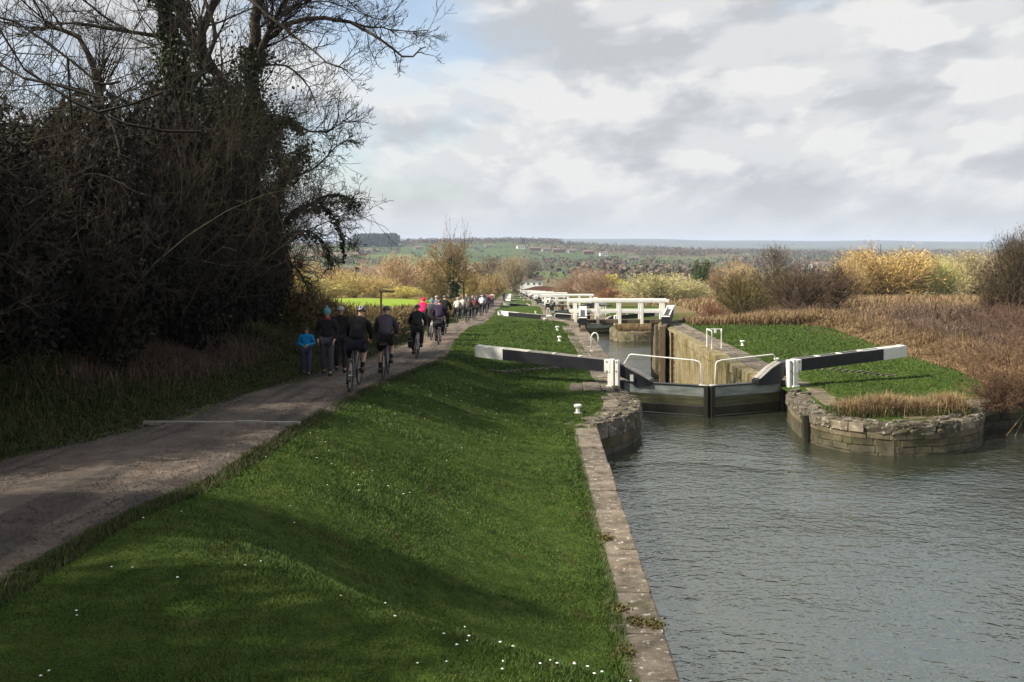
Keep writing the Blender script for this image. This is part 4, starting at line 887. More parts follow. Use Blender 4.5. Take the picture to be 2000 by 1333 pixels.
spots = [(-9.2, 16, 1.0), (-8.6, 20.5, .95), (-8.4, 24.5, .95), (-8.3, 28.5, .85), (-8.4, 32.5, .72), (-8.8, 35.5, .55), (-10.8, 13, 1.0), (-12.2, 17.5, 1.2), (-11.6, 22, 1.15), (-11.3, 26.5, 1.15), (-11.4, 31, 1.0),
         (-15.5, 20, 1.35), (-15.0, 26, 1.25), (-14.5, 32, 1.1), (-12, 36, .8), (-9.9, 12.6, .85), (-10.6, 8.0, 1.0), (-13, 7.0, 1.3), (-10.0, 3.5, 1.1), (-10.5, -1.0, 1.2), (-10.2, -5.5, 1.2), (-9.8, -10, 1.2)]
ctxt = ['at the far left edge by the near path', 'in the front row, second from the left', 'in the front row by the ivy tree', 'in the front row below the tall tree', 'in the front row behind the boy', 'low one at the path end of the thicket',
        'at the left frame edge, second row', 'in the second row behind the left edge', 'in the second row left of the ivy tree', 'in the second row behind the ivy tree', 'in the second row behind the tall tree', 'tallest one at the back on the left',
        'in the back row behind the ivy tree', 'in the back row at the far end', 'behind the low end of the thicket', 'small one at the verge by the left edge', 'unseen beside the camera at the left, raised for shade', 'unseen beside the camera, made tall for shade, at the left', 'left of the camera, outside the view, added for shade', 'unseen just behind the camera on the left, added for shade', 'unseen farther behind the camera on the left, added for shade', 'unseen farthest behind the camera on the left, added for shade']
for i, (x, y, s_) in enumerate(spots):
    t = empty('thorn_shrub', (x, y, float(H(x, y)) - .1), 0, f'dark tangled thorn shrub, {ctxt[i]}', 'shrub', 'thorn shrubs of the roadside thicket')
    t.rotation_euler = (0, 0, i * 2.1); kx = s_ * (.62 if 5 < y < 14 else .74 if 14 <= y < 19 else .68 if y >= 28 else (.78 if x > -10 and y > 5 else 1.05)); zs = (3.3 + .18 * max(y, 15)) / 6.2 * {3: .9, 4: .68, 5: .48, 13: .95, 14: .7}.get(i, 1.0) * (.93 + .14 * ((i * 7) % 5) / 4) * (1.55 if y < 10 else 1); t.scale = (kx, kx, zs); br, lf = TP[i % 4]; link('branches', br, t); link('undergrowth', lf, t)  # shrubs by the camera are off view, added and heightened to shade the path
# --- long arching whips reaching out of the thicket towards the path (one plant)
wh = empty('bramble_whips', (0, 0, 0), 0, 'long pale arching stems reaching out of the dark thicket', 'brambles', None)
n = 240; Yw = r_.uniform(12, 33, n); P = np.stack([-8.3 - .5 * r_.random(n), Yw, H(-8.3 + 0 * Yw, Yw) + r_.uniform(1.6, 6.5, n)], 1)
Dw = unit(np.stack([r_.uniform(.0, .6, n), r_.normal(0, .7, n), r_.uniform(0, .9, n)], 1))
G = grow(r_, P, Dw, r_.uniform(.8, 2.4, n), np.full(n, .012), [dict(nseg=8, wander=.08, up=-.06, end=.4, n=3, cl=.35, ca=40, cr=.7, t0=.3), dict(nseg=4, wander=.1, up=0, end=.5)])
link('stems', seg_mesh('stems', G, [M['olive_twig']], .005), wh)
# --- grass, reeds, dead stems: real blades
def blades(name, P, h, wd, mat, lean=.35, seed=1, curl=.4):
    q = np.random.default_rng(seed); n = len(P); a = q.random(n) * 6.28; d = np.stack([np.cos(a), np.sin(a), 0 * a], 1); s_ = np.stack([-np.sin(a), np.cos(a), 0 * a], 1)
    h = (h * q.uniform(.5, 1.3, n))[:, None]; wd = (wd * q.uniform(.7, 1.3, n))[:, None]; ln = lean * q.random(n)[:, None]; up = np.array([[0, 0, 1.]])
    mid = P + up * h * .6 + d * h * ln * .5; tip = P + up * h * (1 - ln * curl) + d * h * ln * 1.4
    V = np.stack([P - s_ * wd, P + s_ * wd, mid + s_ * wd * .7, mid - s_ * wd * .7, tip], 1).reshape(-1, 3)
    b = np.arange(n)[:, None] * 5; T = np.concatenate([b + [0, 1, 2], b + [0, 2, 3], b + [3, 2, 4]], 0)
    return fast_mesh(name, V, T, [mat], False, tint=np.repeat(q.random(n), 5))
def blades1(name, P, h, wd, mat, lean=.5, seed=1):
    q = np.random.default_rng(seed); n = len(P); a = q.random(n) * 6.28; d = np.stack([np.cos(a), np.sin(a), 0 * a], 1); s_ = np.stack([-np.sin(a), np.cos(a), 0 * a], 1)
    h = (h * q.uniform(.4, 1.4, n))[:, None]; wd = (wd * q.uniform(.7, 1.3, n))[:, None]; ln = lean * q.random(n)[:, None]
    V = np.stack([P - s_ * wd, P + s_ * wd, P + [[0, 0, 1.]] * h + d * h * ln], 1).reshape(-1, 3)
    return fast_mesh(name, V, np.arange(3 * n).reshape(-1, 3), [mat], False, tint=np.repeat(q.random(n), 3))
def scatter(n, y0, y1, fx0, fx1, p=1.0):
    t = r_.random(n); Y = y0 * (y1 / y0) ** (t ** p); a, b = fx0(Y), fx1(Y); x = a + (b - a) * r_.random(n); return x, Y
# mown bank
gx, gy = scatter(430000, 4.6, 60, lambda Y: np.maximum(xpr(Y) - .06, -.58 * Y), lambda Y: wl(Y) - np.where(Y < 23.9, .62, .78))
keep = ~((gy > 29.2) & (gy < 31.6) & (gx > 1.6)); gx, gy = gx[keep], gy[keep]
gz = H(gx, gy); P = np.stack([gx, gy, gz - .004], 1)
patch = .7 + .6 * np.clip(np.sin(gx * 1.9 + np.sin(gy * 1.3) * 1.5) * np.sin(gy * 1.1 + gx * .6) + .5, 0, 1)
o = link('grass', blades1('grass', P, (.016 + .0007 * gy) * patch, .0014 + .00036 * gy, M['blade'], 1.1, 5)); tag(o, 'short mown grass covering the bank between towpath and canal', 'grass', kind='stuff')
# right lawn
gx, gy = scatter(90000, 25, 62, lambda Y: np.where(Y < 30, 9.6, 9.45), lambda Y: 16.5 + 0 * Y); k_ = gy > np.interp(gx, [9, 10, 11.5, 13, 17], [26.3, 25.9, 26.6, 28.4, 29]); gx, gy = gx[k_], gy[k_]
o = link('grass', blades1('grass', np.stack([gx, gy, H(gx, gy)], 1), .015 + .0007 * gy, .0014 + .00036 * gy, M['blade'], 1.1, 6)); tag(o, 'short mown grass on the lawn right of the lock', 'grass', kind='stuff')
# rough verge on the left
gx, gy = scatter(120000, 9, 60, lambda Y: xpl(Y) - 3.6, lambda Y: xpl(Y) + .05); f = (xpl(gy) - gx) / 3.6
o = link('rough_grass', blades('rough_grass', np.stack([gx, gy, H(gx, gy)], 1), .05 + .28 * f * np.interp(gy, [9, 35, 50], [1, 1, .3]), .004 + .00035 * gy, M['rough_blade'], .8, 7)); tag(o, 'long rough grass along the left verge below the thicket', 'grass', kind='stuff')
# taller tufts edging path and stone
gx, gy = scatter(16000, 5, 34, lambda Y: xpr(Y) - .10, lambda Y: xpr(Y) + .22)
o = link('grass', blades1('grass', np.stack([gx, gy, H(gx, gy)], 1), .05 + .001 * gy, .0022 + .0003 * gy, M['rough_blade'], 1.0, 8)); tag(o, 'uneven grass fringe on the canal side edge of the path', 'grass', kind='stuff')
gx, gy = scatter(9000, 8, 24, lambda Y: np.interp(Y, [1, 24], [.93, 1.36]), lambda Y: np.interp(Y, [1, 24], [1.12, 1.52]))
o = link('grass', blades1('grass', np.stack([gx, gy, -4.47 + 0 * gx], 1), .07, .005, M['blade'], 1.1, 9)); tag(o, 'grass fringe spilling onto the stone kerb', 'grass', kind='stuff')
# daisies
def daisies(C_, n, sx, sy, seed):
    q = np.random.default_rng(seed); c = np.asarray(C_)[q.integers(0, len(C_), n)]; x = c[:, 0] + q.normal(0, sx, n); y = c[:, 1] + q.normal(0, sy, n); z = H(x, y) + .035
    a = np.arange(7) * 2 * PI / 7; r = q.uniform(.006, .011, n) + y * .00012; V = np.zeros((n, 8, 3)); V[:, :7, 0] = np.cos(a) * r[:, None]; V[:, :7, 1] = np.sin(a) * r[:, None]; V[:, 7, 2] = .006
    V += np.stack([x, y, z], 1)[:, None]; f = np.array([(i, (i + 1) % 7, 7) for i in range(7)]); return fast_mesh('daisies', V.reshape(-1, 3), (np.arange(n)[:, None, None] * 8 + f[None]).reshape(-1, 3), [M['daisy']])
tag(link('daisies', daisies([(.35, 6.25), (.0, 6.3), (.6, 6.2), (-.3, 6.8)], 20, .22, .14, 1)), 'white daisies in the foreground grass near the stone kerb', 'flowers', kind='stuff')
tag(link('daisies', daisies([(-1.2, 7.4), (-2.6, 7.5), (-2.8, 9.5), (-3.4, 8)], 16, .9, .8, 2)), 'scattered white daisies in the near left grass', 'flowers', kind='stuff')
tag(link('daisies', daisies([(-2.6, 14.5), (-1.4, 24), (-2.2, 21), (-.9, 26), (-2.0, 27)], 110, .7, 1.6, 3)), 'many tiny daisies on the bank below the path', 'flowers', kind='stuff')
# dry reeds and brambles on the right
def rboundL(Y): return np.interp(Y, [28.5, 31, 35, 42, 52, 60], [14.2, 14.8, 15.4, 15.6, 16.6, 12.5])
gx, gy = scatter(70000, 28.5, 66, lambda Y: rboundL(Y) + .1, lambda Y: rboundL(Y) + 3.4); f = np.clip((gx - rboundL(gy)) / 1.5, .15, 1)
cl = .55 + .45 * np.sin(gx * 2.3 + np.sin(gy)) * np.sin(gy * 1.7)
o = link('dry_reeds', blades('dry_reeds', np.stack([gx, gy, H(gx, gy)], 1), (.38 + .5 * cl) * f, .010 + .0002 * gy, M['reed'], 1.1, 11, .6)); tag(o, 'pale dead reeds and long grass edging the right lawn', 'reeds', kind='stuff')
gx, gy = scatter(60000, 30, 75, lambda Y: rboundL(Y) + 2.2, lambda Y: rboundL(Y) + 26); mound = .45 + .75 * np.clip(np.sin(gx * .42 + 1) * np.sin(gy * .33) + .4, 0, 1)
o = link('brambles', blades('brambles', np.stack([gx, gy, H(gx, gy) + (mound - .4) * r_.random(len(gx))], 1), .7 * mound, .014, M['bramble'], 2.2, 12, .35)); tag(o, 'reddish brown bramble and dead stems heaped at the right', 'brambles', kind='stuff')
gx, gy = scatter(34000, 54, 78, lambda Y: 9.8 + 0 * Y, lambda Y: 17 + .6 * (Y - 54)); k_ = (gy < 66) | (gx > 15.5); gx, gy = gx[k_], gy[k_]
o = link('dry_reeds', blades('dry_reeds', np.stack([gx, gy, H(gx, gy)], 1), .35 + .35 * np.clip((gx - 11) / 4, 0, 1), .02, M['reed'], 1.0, 13)); tag(o, 'low tan and rusty reeds between the far end of the lawn and the bushes', 'reeds', kind='stuff')
gx, gy = scatter(60000, 75, 260, lambda Y: 15 + .03 * Y, lambda Y: .62 * Y, .8); o = link('dry_reeds', blades1('dry_reeds', np.stack([gx, gy, H(gx, gy)], 1), .55, .05, M['reed'], 1.2, 14)); tag(o, 'wide belt of tan dead grass below the willows', 'reeds', kind='stuff')
n = 2600; Yb = r_.uniform(31, 62, n); Xb = rboundL(Yb) + 1.4 + r_.random(n) ** 1.1 * (3 + .5 * (Yb - 25)); ab = r_.random(n) * 6.28
G = grow(r_, np.stack([Xb, Yb, H(Xb, Yb)], 1), np.stack([np.cos(ab) * .7, np.sin(ab) * .7, 1 + 0 * ab], 1), r_.uniform(.7, 1.9, n) * (.6 + .6 * (np.sin(Xb * .7) * np.sin(Yb * .5) > 0)), np.full(n, .008), [dict(nseg=6, wander=.1, up=-.13, end=.5, curve=.05, n=3, cl=.4, ca=50, cr=.7, t0=.3), dict(nseg=2, wander=.2, up=.05, end=.5)])
tag(link('brambles', seg_mesh('brambles', G, [M['bramble']], .008)), 'arching bramble stems tangled over the reeds at the right', 'brambles', kind='stuff')
# tuft on the bullnose and creeping moss plants
def tuft(cx, cy, sx, sy, n, h, mat, seed, label, zoff=0):
    q = np.random.default_rng(seed); x = cx + q.normal(0, sx, n); y = cy + q.normal(0, sy, n); x = np.clip(x, cx - 2.1 * sx, cx + 2.1 * sx)
    o = link('grass_tuft', blades('grass_tuft', np.stack([x, y, H(x, y) + zoff], 1), h, .007, mat, 1.1, seed)); tag(o, label, 'grass tuft', kind='stuff')
for i, (x, s_, lb) in enumerate([(8.9, .28, 'left'), (9.8, .36, 'second from left'), (10.7, .3, 'third from left'), (11.5, .25, 'right')]):
    tuft(x, 25.9 + .12 * i, s_ * .8, .24, 1500, .40 + .12 * (i % 2), M['reed'], 50 + i, f'brown grass tuft on the rounded stone bullnose, the {lb} one')
    tuft(x, 25.85 + .12 * i, s_ * 1.1, .3, 1500, .26, M['rough_blade'], 60 + i, f'green blades mixed in the {lb} tuft on the bullnose')
for i, (x, y, lb) in enumerate([(1.42, 15.0, 'below the middle'), (1.45, 11.7, 'near the lower end'), (1.66, 11.6, 'at the water edge, lower end'), (1.30, 12.1, 'against the grass, lower end'), (1.22, 10.8, 'against the grass at the very bottom')]):
    q = np.random.default_rng(i); c_ = np.array([[x, y, -4.44]]) + q.normal(size=(420, 3)) * [.05, .07, .012]
    tag(link('weed_tuft', leaf_mesh('weed_tuft', c_, .014, [M['hedgeleaf']], q)), f'small dark weed growing on the stone kerb {lb}', 'weed', kind='stuff')
q = np.random.default_rng(77); n = 2600; t = q.random(n); yy = 24.3 + 6.5 * t; x_ = np.interp(yy, [24.3, 25.2, 26.4, 28, 30], [8.6, 8.3, 8.4, 8.6, 9.0]) + q.normal(0, .22, n)
# grass at the second bullnose
gx = r_.uniform(8.2, 11.6, 7000); gy = r_.uniform(76.9, 80, 7000); tag(link('dry_reeds', blades1('dry_reeds', np.stack([gx, gy, -6.8 + 0 * gx], 1), .35, .02, M['reed'], .9, 15)), 'brown grass on the rounded stone nose of the second lock', 'reeds', kind='stuff')
# --- shrubs at the right edge
def bush_proto(seed, Hh, stems, lean=1.0, mat='ftwig', rib=False, up=.02, n1=9, rmin=.008, seg4=True, trunk=None):
    q = np.random.default_rng(seed); a = q.random(stems) * 6.28; el = q.uniform(.35 if lean > .8 else .9, 1.5, stems)
    D = np.stack([np.cos(a) * np.cos(el), np.sin(a) * np.cos(el), np.sin(el)], 1); P = q.normal(size=(stems, 3)) * [.25, .25, 0]
    lv = [dict(nseg=5, wander=.12, up=up, end=.3, n=n1, cl=.5, ca=40, cr=.5, t0=.2), dict(nseg=3, wander=.14, up=up * 2, end=.35, n=6, cl=.55, ca=40, cr=.6, t0=.1), dict(nseg=2, wander=.15, up=up * 2, end=.4, n=4, cl=.6, ca=38, cr=.7, t0=.2), dict(nseg=2, wander=.1, up=up * 2, end=.5)]
    S = grow(q, P, D, Hh * q.uniform(.7, 1.05, stems), np.full(stems, .018 * Hh), lv)
    fn = ribbon_mesh if rib else seg_mesh; return fn('branches', S, [M[mat]], rmin)
BB = [bush_proto(81, 5, 15, 1.0, rmin=.009), bush_proto(82, 5, 15, 1.0, rmin=.009)]
def bush(name, mesh, x, y, sx, sz, colr, label, cat='bush', group=None, rz=0.0, dz=-.1, leaf=None):
    t = empty(name, (x, y, float(H(x, y)) + dz), rz, label, cat, group); t.scale = (sx, sx, sz); o = link('branches', mesh, t, color=colr)
    if leaf is not None: link('foliage', leaf, t, color=leaf_c)
    return t
bush('bramble_bush', BB[1], 14.2, 27.3, .5, .42, (.12, .07, .045), 'rusty bramble bush at the right frame edge behind the water')
bush('thorn_bush', BB[0], 27.5, 47, .55, .45, (.11, .06, .045), 'reddish low bush in front of the big dark one at right', rz=.5)
bush('thorn_bush', BB[1], 23, 46, .45, .3, (.13, .075, .055), 'low reddish bramble mound at the right behind the reeds', rz=.5)
for i in range(3):
    tag(MB().tube([(13.35 + .2 * i, 27.0 - .1 * i, -5.3), (13.5 + .22 * i, 26.8, -4.95 + .1 * i), (13.7 + .1 * i, 26.7, -4.6)], .014, 5).build('broken_stick', M['reed']), f'pale broken stick poking from the water at right, {["left", "middle", "right"][i]} of three', 'stick')
# --- middle distance trees; prototypes 10 m high
BB.append(None)
q0 = np.random.default_rng(5)
def crown(seed, kind):
    q = np.random.default_rng(seed)
    if kind == 'willow': st, el, Hh, u_ = 42, (.7, 1.5), 9.5, .06
    elif kind == 'round': st, el, Hh, u_ = 22, (.15, 1.5), 5.2, .0
    elif kind == 'poplar': st, el, Hh, u_ = 8, (1.35, 1.55), 10, .12
    elif kind == 'broom': st, el, Hh, u_ = 62, (.4, 1.5), 8.5, .03
    P = q.normal(size=(st, 3)) * [.5, .5, 0]; P[:, 2] = 3.2 if kind == 'round' else 0
    if kind in ('round',): P[:, :2] *= .3
    a = q.random(st) * 6.28; e = q.uniform(*el, st); D = np.stack([np.cos(a) * np.cos(e), np.sin(a) * np.cos(e), np.sin(e)], 1)
    lv = [dict(nseg=5, wander=.10, up=u_, end=.3, n=9, cl=.42, ca=38, cr=.5, t0=.15), dict(nseg=3, wander=.14, up=u_, end=.4, n=6, cl=.5, ca=38, cr=.6, t0=.1), dict(nseg=2, wander=.15, up=u_, end=.5, n=3, cl=.6, ca=35, cr=.7), dict(nseg=1, wander=.1, up=u_, end=.5)]
    S = grow(q, P, D, Hh * q.uniform(.6, 1.05, st), np.full(st, .09), lv); 
    if kind != 'poplar':   # keep the outline rounded, as a crown grows into the light
        B_ = np.concatenate([s_[1] for s_ in S]); rr = np.hypot(B_[:, 0], B_[:, 1]); zt_, rt_ = np.percentile(B_[:, 2], 96), np.percentile(rr, 95)
        S2 = []
        for s_ in S:
            k_ = ((s_[1][:, 2] / zt_) ** 2.2 + (np.hypot(s_[1][:, 0], s_[1][:, 1]) / rt_) ** 2.2) < 1.0 + q.normal(0, .16, len(s_[0])); S2.append(tuple(a_[k_] for a_ in s_))
        S = S2
    return ribbon_mesh('crown', S, [M['ftwig']], .022)
CR = {k: [crown(90 + i * 7 + j, k) for j in range(2)] for i, k in enumerate(('willow', 'round', 'poplar', 'broom'))}
def ev_leaf(seed):
    q = np.random.default_rng(seed); n = 7000; c = q.normal(size=(26, 3)) * [1.7, 1.7, 2.3] + [0, 0, 5.2]; i = q.integers(0, 26, n); P = c[i] + unit(q.normal(size=(n, 3))) * q.uniform(.3, 1.5, (n, 1)); P = P[P[:, 2] > .3]
    return leaf_mesh('crown', P, .16, [M['fleaf']], q)
EV = [ev_leaf(1), ev_leaf(2)]
trunk_me = seg_mesh('trunk', [limb([(0, 0, -.3), (.1, 0, 1.5), (0, .1, 3.6)], .30, .20, seed=9)], [M['bark']], sides=7)
bark_multi = seg_mesh('trunk', [limb([(dx, 0, -.3), (dx * 2.2, .1, 2.5), (dx * 4, 0, 5)], .17, .10, seed=9 + i) for i, dx in enumerate((-.25, .0, .28))], [M['palebark']], sides=6)
NAT = {}
def tree(kind, u, vtop, vbase, wpx, Y, colr, label, cat='tree', group=None, var=0, name=None, multi=False, ivy=False):
    """placed from where its foot and top stand in the photograph, real distance Y"""
    x = (u - 1000) / F * Y; zb = float(H(x, Y)); zt = -(vtop - HV) / F * Y; h = max(zt - zb, 1.0); wd = wpx / F * Y
    t = empty(name or {'willow': 'willow_tree', 'round': 'bare_tree', 'poplar': 'poplar_tree', 'broom': 'bush', 'ever': 'evergreen_tree'}[kind], (x, Y, zb - .1), (u * .7) % 6.28, label, cat, group)
    me = (EV if kind == 'ever' else CR[kind])[var % 2]
    if me.name not in NAT:
        co = np.zeros(len(me.vertices) * 3, np.float32); me.vertices.foreach_get('co', co); co = co.reshape(-1, 3); NAT[me.name] = (float(np.percentile(co[:, 2], 99)), 2 * float(np.percentile(np.hypot(co[:, 0], co[:, 1]), 93)))
    nat = NAT[me.name]; t.scale = (wd / nat[1], wd / nat[1], h / nat[0])
    link('trunk', bark_multi if multi else trunk_me, t); link('crown', me, t, color=colr)
    return t
GOLD = (.42, .30, .12); TAN = (.36, .27, .15); PINK = (.34, .24, .16); DG = (.05, .075, .02); YEL = (.50, .50, .06)
tree('willow', 1725, 483, 588, 175, 150, GOLD, 'large golden orange willow right of the dark thorn clump')
tree('willow', 1670, 500, 588, 70, 146, (.38, .28, .13), 'smaller golden willow touching the left of the large one', var=1)
tree('willow', 1790, 500, 588, 80, 155, (.38, .29, .14), 'golden willow between the large one and the olive tree', var=1)
tree('willow', 1840, 506, 580, 80, 150, (.36, .34, .14), 'olive green tree with dark ivy right of the golden willows')
tree('broom', 1690, 496, 590, 110, 152, (.38, .28, .13), 'golden bush merged with the foot of the large golden willow, left side')
tree('broom', 1775, 492, 590, 130, 158, (.38, .30, .15), 'pale gold bush just right of the large golden willow', var=1)
tree('broom', 1835, 500, 588, 100, 162, (.42, .36, .17), 'straw coloured bush under the olive green tree')
tree('broom', 1900, 492, 582, 130, 170, (.38, .32, .18), 'pale tan bare tree near the big dark bush at right')
tree('broom', 1960, 500, 585, 120, 175, (.36, .29, .17), 'pale bare scrub just left of the right frame edge', var=1)
tree('broom', 1950, 735, 862, 95, 26.9, (.09, .055, .035), 'dense brown bramble bush overhanging the water at the right edge', name='bramble_bush')
tree('broom', 1995, 720, 862, 90, 27.6, (.13, .085, .045), 'rusty bramble bush cut by the right frame edge beside the water', name='bramble_bush', var=1)
tree('broom', 1972, 462, 612, 105, 56, (.055, .042, .026), 'dense dark brown thicket filling the right frame edge above the brambles', name='thorn_bush')
tree('broom', 1990, 470, 612, 90, 52, (.065, .05, .03), 'brown twiggy mass in the middle of the right edge thicket', name='thorn_bush')
tree('broom', 2010, 455, 612, 110, 60, (.06, .042, .028), 'dark thicket cut off by the right frame edge', name='thorn_bush', var=1)
tree('broom', 1945, 520, 618, 60, 53, (.06, .045, .028), 'lower left shoulder of the dark thicket at the right edge', name='thorn_bush', var=1)
tree('round', 1516, 478, 560, 72, 260, (.12, .095, .07), 'dome shaped bare grey tree standing above the thorn clump')
tree('broom', 1450, 535, 628, 110, 88, (.10, .08, .03), 'olive thorn bush on the left of the dark clump by the lawn', name='thorn_bush')
tree('broom', 1560, 522, 622, 130, 92, (.075, .052, .032), 'dark brown thorn bush in the middle of the clump behind the lawn', name='thorn_bush', var=1)
tree('broom', 1625, 520, 618, 100, 95, (.08, .052, .035), 'dark brown thorn bush on the right of the clump behind the lawn', name='thorn_bush')
tree('broom', 1505, 525, 622, 110, 98, (.10, .075, .035), 'brown thorn bush filling the back of the clump', name='thorn_bush', var=1)
tree('willow', 1440, 508, 592, 75, 200, TAN, 'tan feathery tree left of the thorn clump')
tree('willow', 1400, 520, 592, 40, 210, (.24, .17, .09), 'slim tan tree beside the dark evergreen', var=1)
tree('ever', 1370, 513, 560, 42, 250, DG, 'dark green conical evergreen above the pale willow bush')
tree('broom', 1290, 535, 594, 170, 190, (.40, .37, .18), 'wide pale olive willow bush in the middle of the right bank', name='willow_bush')
tree('broom', 1340, 548, 594, 90, 186, (.38, .34, .17), 'pale olive willow bush right of the wide one', name='willow_bush', var=1)
tree('ever', 1196, 538, 562, 42, 330, YEL, 'bright yellow green bush beyond the locks', name='bush')
tree('willow', 1150, 524, 590, 70, 270, PINK, 'pinkish brown bare tree left of the bright yellow bush', group=None)
tree('willow', 1120, 535, 590, 60, 280, (.25, .16, .10), 'pinkish brown bare tree nearest the bridge', var=1)
tree('willow', 1180, 530, 592, 60, 250, (.23, .15, .09), 'pinkish brown bare tree right behind the footbridge rails', var=1)
tree('broom', 1200, 562, 596, 70, 230, (.26, .13, .07), 'low rusty orange scrub beside the second lock', name='bush')
tree('broom', 1100, 548, 580, 50, 330, (.25, .18, .10), 'tan scrub by the red brick bridge', name='bush', var=1)
tree('broom', 1395, 592, 632, 70, 75, (.15, .075, .045), 'low reddish bush at the far left of the lawn', name='bush')
# left side
itree = tree('round', 885, 500, 598, 95, 132, (.20, .14, .07), 'tall tree with an ivy covered trunk and bright bare top beside the path hedge')
tree('round', 880, 470, 600, 110, 137, (.26, .16, .08), 'orange brown twigs of the young trees round the ivy covered trunk', name='bare_tree')
tree('poplar', 878, 428, 560, 36, 133, (.17, .13, .09), 'upright bare poles growing out of the ivy covered tree', name='bare_tree', var=0)
tree('poplar', 905, 432, 560, 32, 134, (.17, .13, .09), 'right hand bare poles above the ivy covered tree', name='bare_tree', var=1)
ivc = ivy_on(r_, [limb([(0, 0, 0), (.2, 0, 3), (0, 0, 6.4)], .35, .2)], 4500, .5, .1)
o = link('ivy', leaf_mesh('ivy', ivc, .11, [M['ivy']], r_), None, (itree.location.x, itree.location.y, itree.location.z)); tag(o, 'dark ivy wrapped round the trunk of the tall tree by the hedge', 'ivy')
tree('broom', 855, 520, 596, 75, 138, (.19, .14, .07), 'brown bush spreading left of the ivy covered tree', name='bush')
tree('broom', 925, 528, 592, 60, 150, (.30, .22, .09), 'yellowish bush just right of the ivy covered tree', name='bush', var=1)
tree('broom', 962, 534, 590, 60, 200, (.31, .22, .10), 'golden tan bush by the distant walkers', name='bush')
tree('round', 955, 500, 590, 60, 260, (.17, .13, .09), 'brown bare tree left of the pale multi stemmed tree')
tree('willow', 1005, 498, 582, 60, 370, (.27, .22, .12), 'pale multi stemmed tree in front of the white house', multi=True)
tree('round', 1035, 508, 570, 50, 470, (.13, .11, .08), 'dark bare tree behind the white house')
LBL = ['golden bare willow just beyond the thorn tree tips', 'slim golden poplar left of the hill farm', 'golden feathery tree below the dark hill conifers', 'slender pinkish tree below the hill farm', 'slender pinkish tree right of the one below the farm', 'wide brown bare tree behind the middle of the sunlit field', 'brown bare tree left of the ivy covered tree, farther off', 'olive bush behind the left end of the sunlit field', 'wide golden bush nearest the thorn tree, left of the field',
       'golden bush behind the finger post', 'low bright bush on the far edge of the sunlit field', 'low golden bush at the right end of the sunlit field', 'dark olive bush left of the sunlit field end', 'golden scrub showing through the thorn tree twigs']
for i, (u, vt, vb, wd, Y, c, kind) in enumerate([(575, 505, 590, 80, 235, (0.48, 0.33, 0.12), 'willow'), (622, 498, 588, 60, 240, (0.46, 0.31, 0.14), 'poplar'), (660, 520, 590, 80, 225, (0.43, 0.31, 0.14), 'willow'), (712, 500, 588, 60, 260, (0.39, 0.26, 0.16), 'poplar'), (745, 505, 588, 60, 265, (0.37, 0.26, 0.16), 'poplar'),
        (782, 498, 590, 110, 250, (0.39, 0.28, 0.16), 'broom'), (825, 505, 590, 80, 262, (0.34, 0.25, 0.14), 'broom'), (690, 535, 592, 90, 215, (0.42, 0.34, 0.12), 'broom'), (600, 540, 600, 140, 205, (0.40, 0.33, 0.12), 'broom'), (735, 540, 592, 90, 215, (0.43, 0.33, 0.14), 'broom'), (790, 560, 594, 90, 210, (0.46, 0.40, 0.12), 'broom'), (850, 560, 594, 60, 212, (0.40, 0.31, 0.12), 'broom'), (640, 550, 596, 80, 208, (0.34, 0.29, 0.11), 'broom'), (530, 520, 600, 120, 215, (0.37, 0.28, 0.12), 'willow')]):
    pos = ['far left', 'left', 'left', 'left of centre', 'left of centre', 'centre', 'centre', 'centre left', 'left', 'centre', 'centre right', 'right', 'left', 'leftmost']
    tree(kind, u, vt, vb, wd, Y, c, LBL[i], group='bushes and trees behind the sunlit field', var=i)
# --- hedge along the path
q = np.random.default_rng(8); n = 62000; Y = 33 * (175 / 33) ** q.random(n); wd_ = np.interp(Y, [33, 60, 175], [1.0, .8, .7]); x = xpl(Y) - 1.9 - .3 * np.sin(Y * .4) + q.normal(0, .5, n) * wd_
hh = np.interp(Y, [33, 45, 80, 175], [1.5, .95, .75, .9]) * (1 + .18 * np.sin(Y * .9) * np.sin(Y * .37)); zz = H(x, Y); A = np.stack([x, Y, zz + hh * q.random(n) ** .7], 1); d = unit(q.normal(size=(n, 3)) + [0, 0, .7]); ln = (.16 + .0035 * Y)[:, None]
hd = empty('hedge', (0, 0, 0), 0, 'low brown clipped hedge running along the left of the towpath', 'hedge')
tag(link('twigs', ribbon_mesh('twigs', [(A, A + d * ln, .006 + .00022 * Y, .004 + .0001 * Y)], [M['ftwig']], .006), hd, color=(.13, .095, .045)), kind='stuff')
m_ = q.random(n) < .55; tag(link('leaves', leaf_mesh('leaves', A[m_] * [1, 1, 1] + [0, 0, -.08], .035 + .0006 * Y[m_], [M['hedgeleaf']], q), hd), kind='stuff')
# rank brown growth between thicket and hedge, behind the walkers
n = 26000; Y = q.uniform(30, 44, n); x = xpl(Y) - 1.0 - 3.5 * q.random(n); tag(link('brambles', blades('brambles', np.stack([x, Y, H(x, Y)], 1), .3 + .3 * np.clip((xpl(Y) - x) / 3, 0, 1), .012, M['rough_blade'], 1.3, 31)), 'brown dead stems behind the walkers at the end of the thicket', 'brambles', kind='stuff')
n = 9000; Y = q.normal(23.5, 2.2, n); x = xpl(Y) - 2.1 + q.normal(0, .35, n); tag(link('dead_grass', blades('dead_grass', np.stack([x, Y, H(x, Y)], 1), .4, .01, M['bramble'], 1.0, 32)), 'patch of tan dead grass on the verge under the thicket', 'grass', kind='stuff')
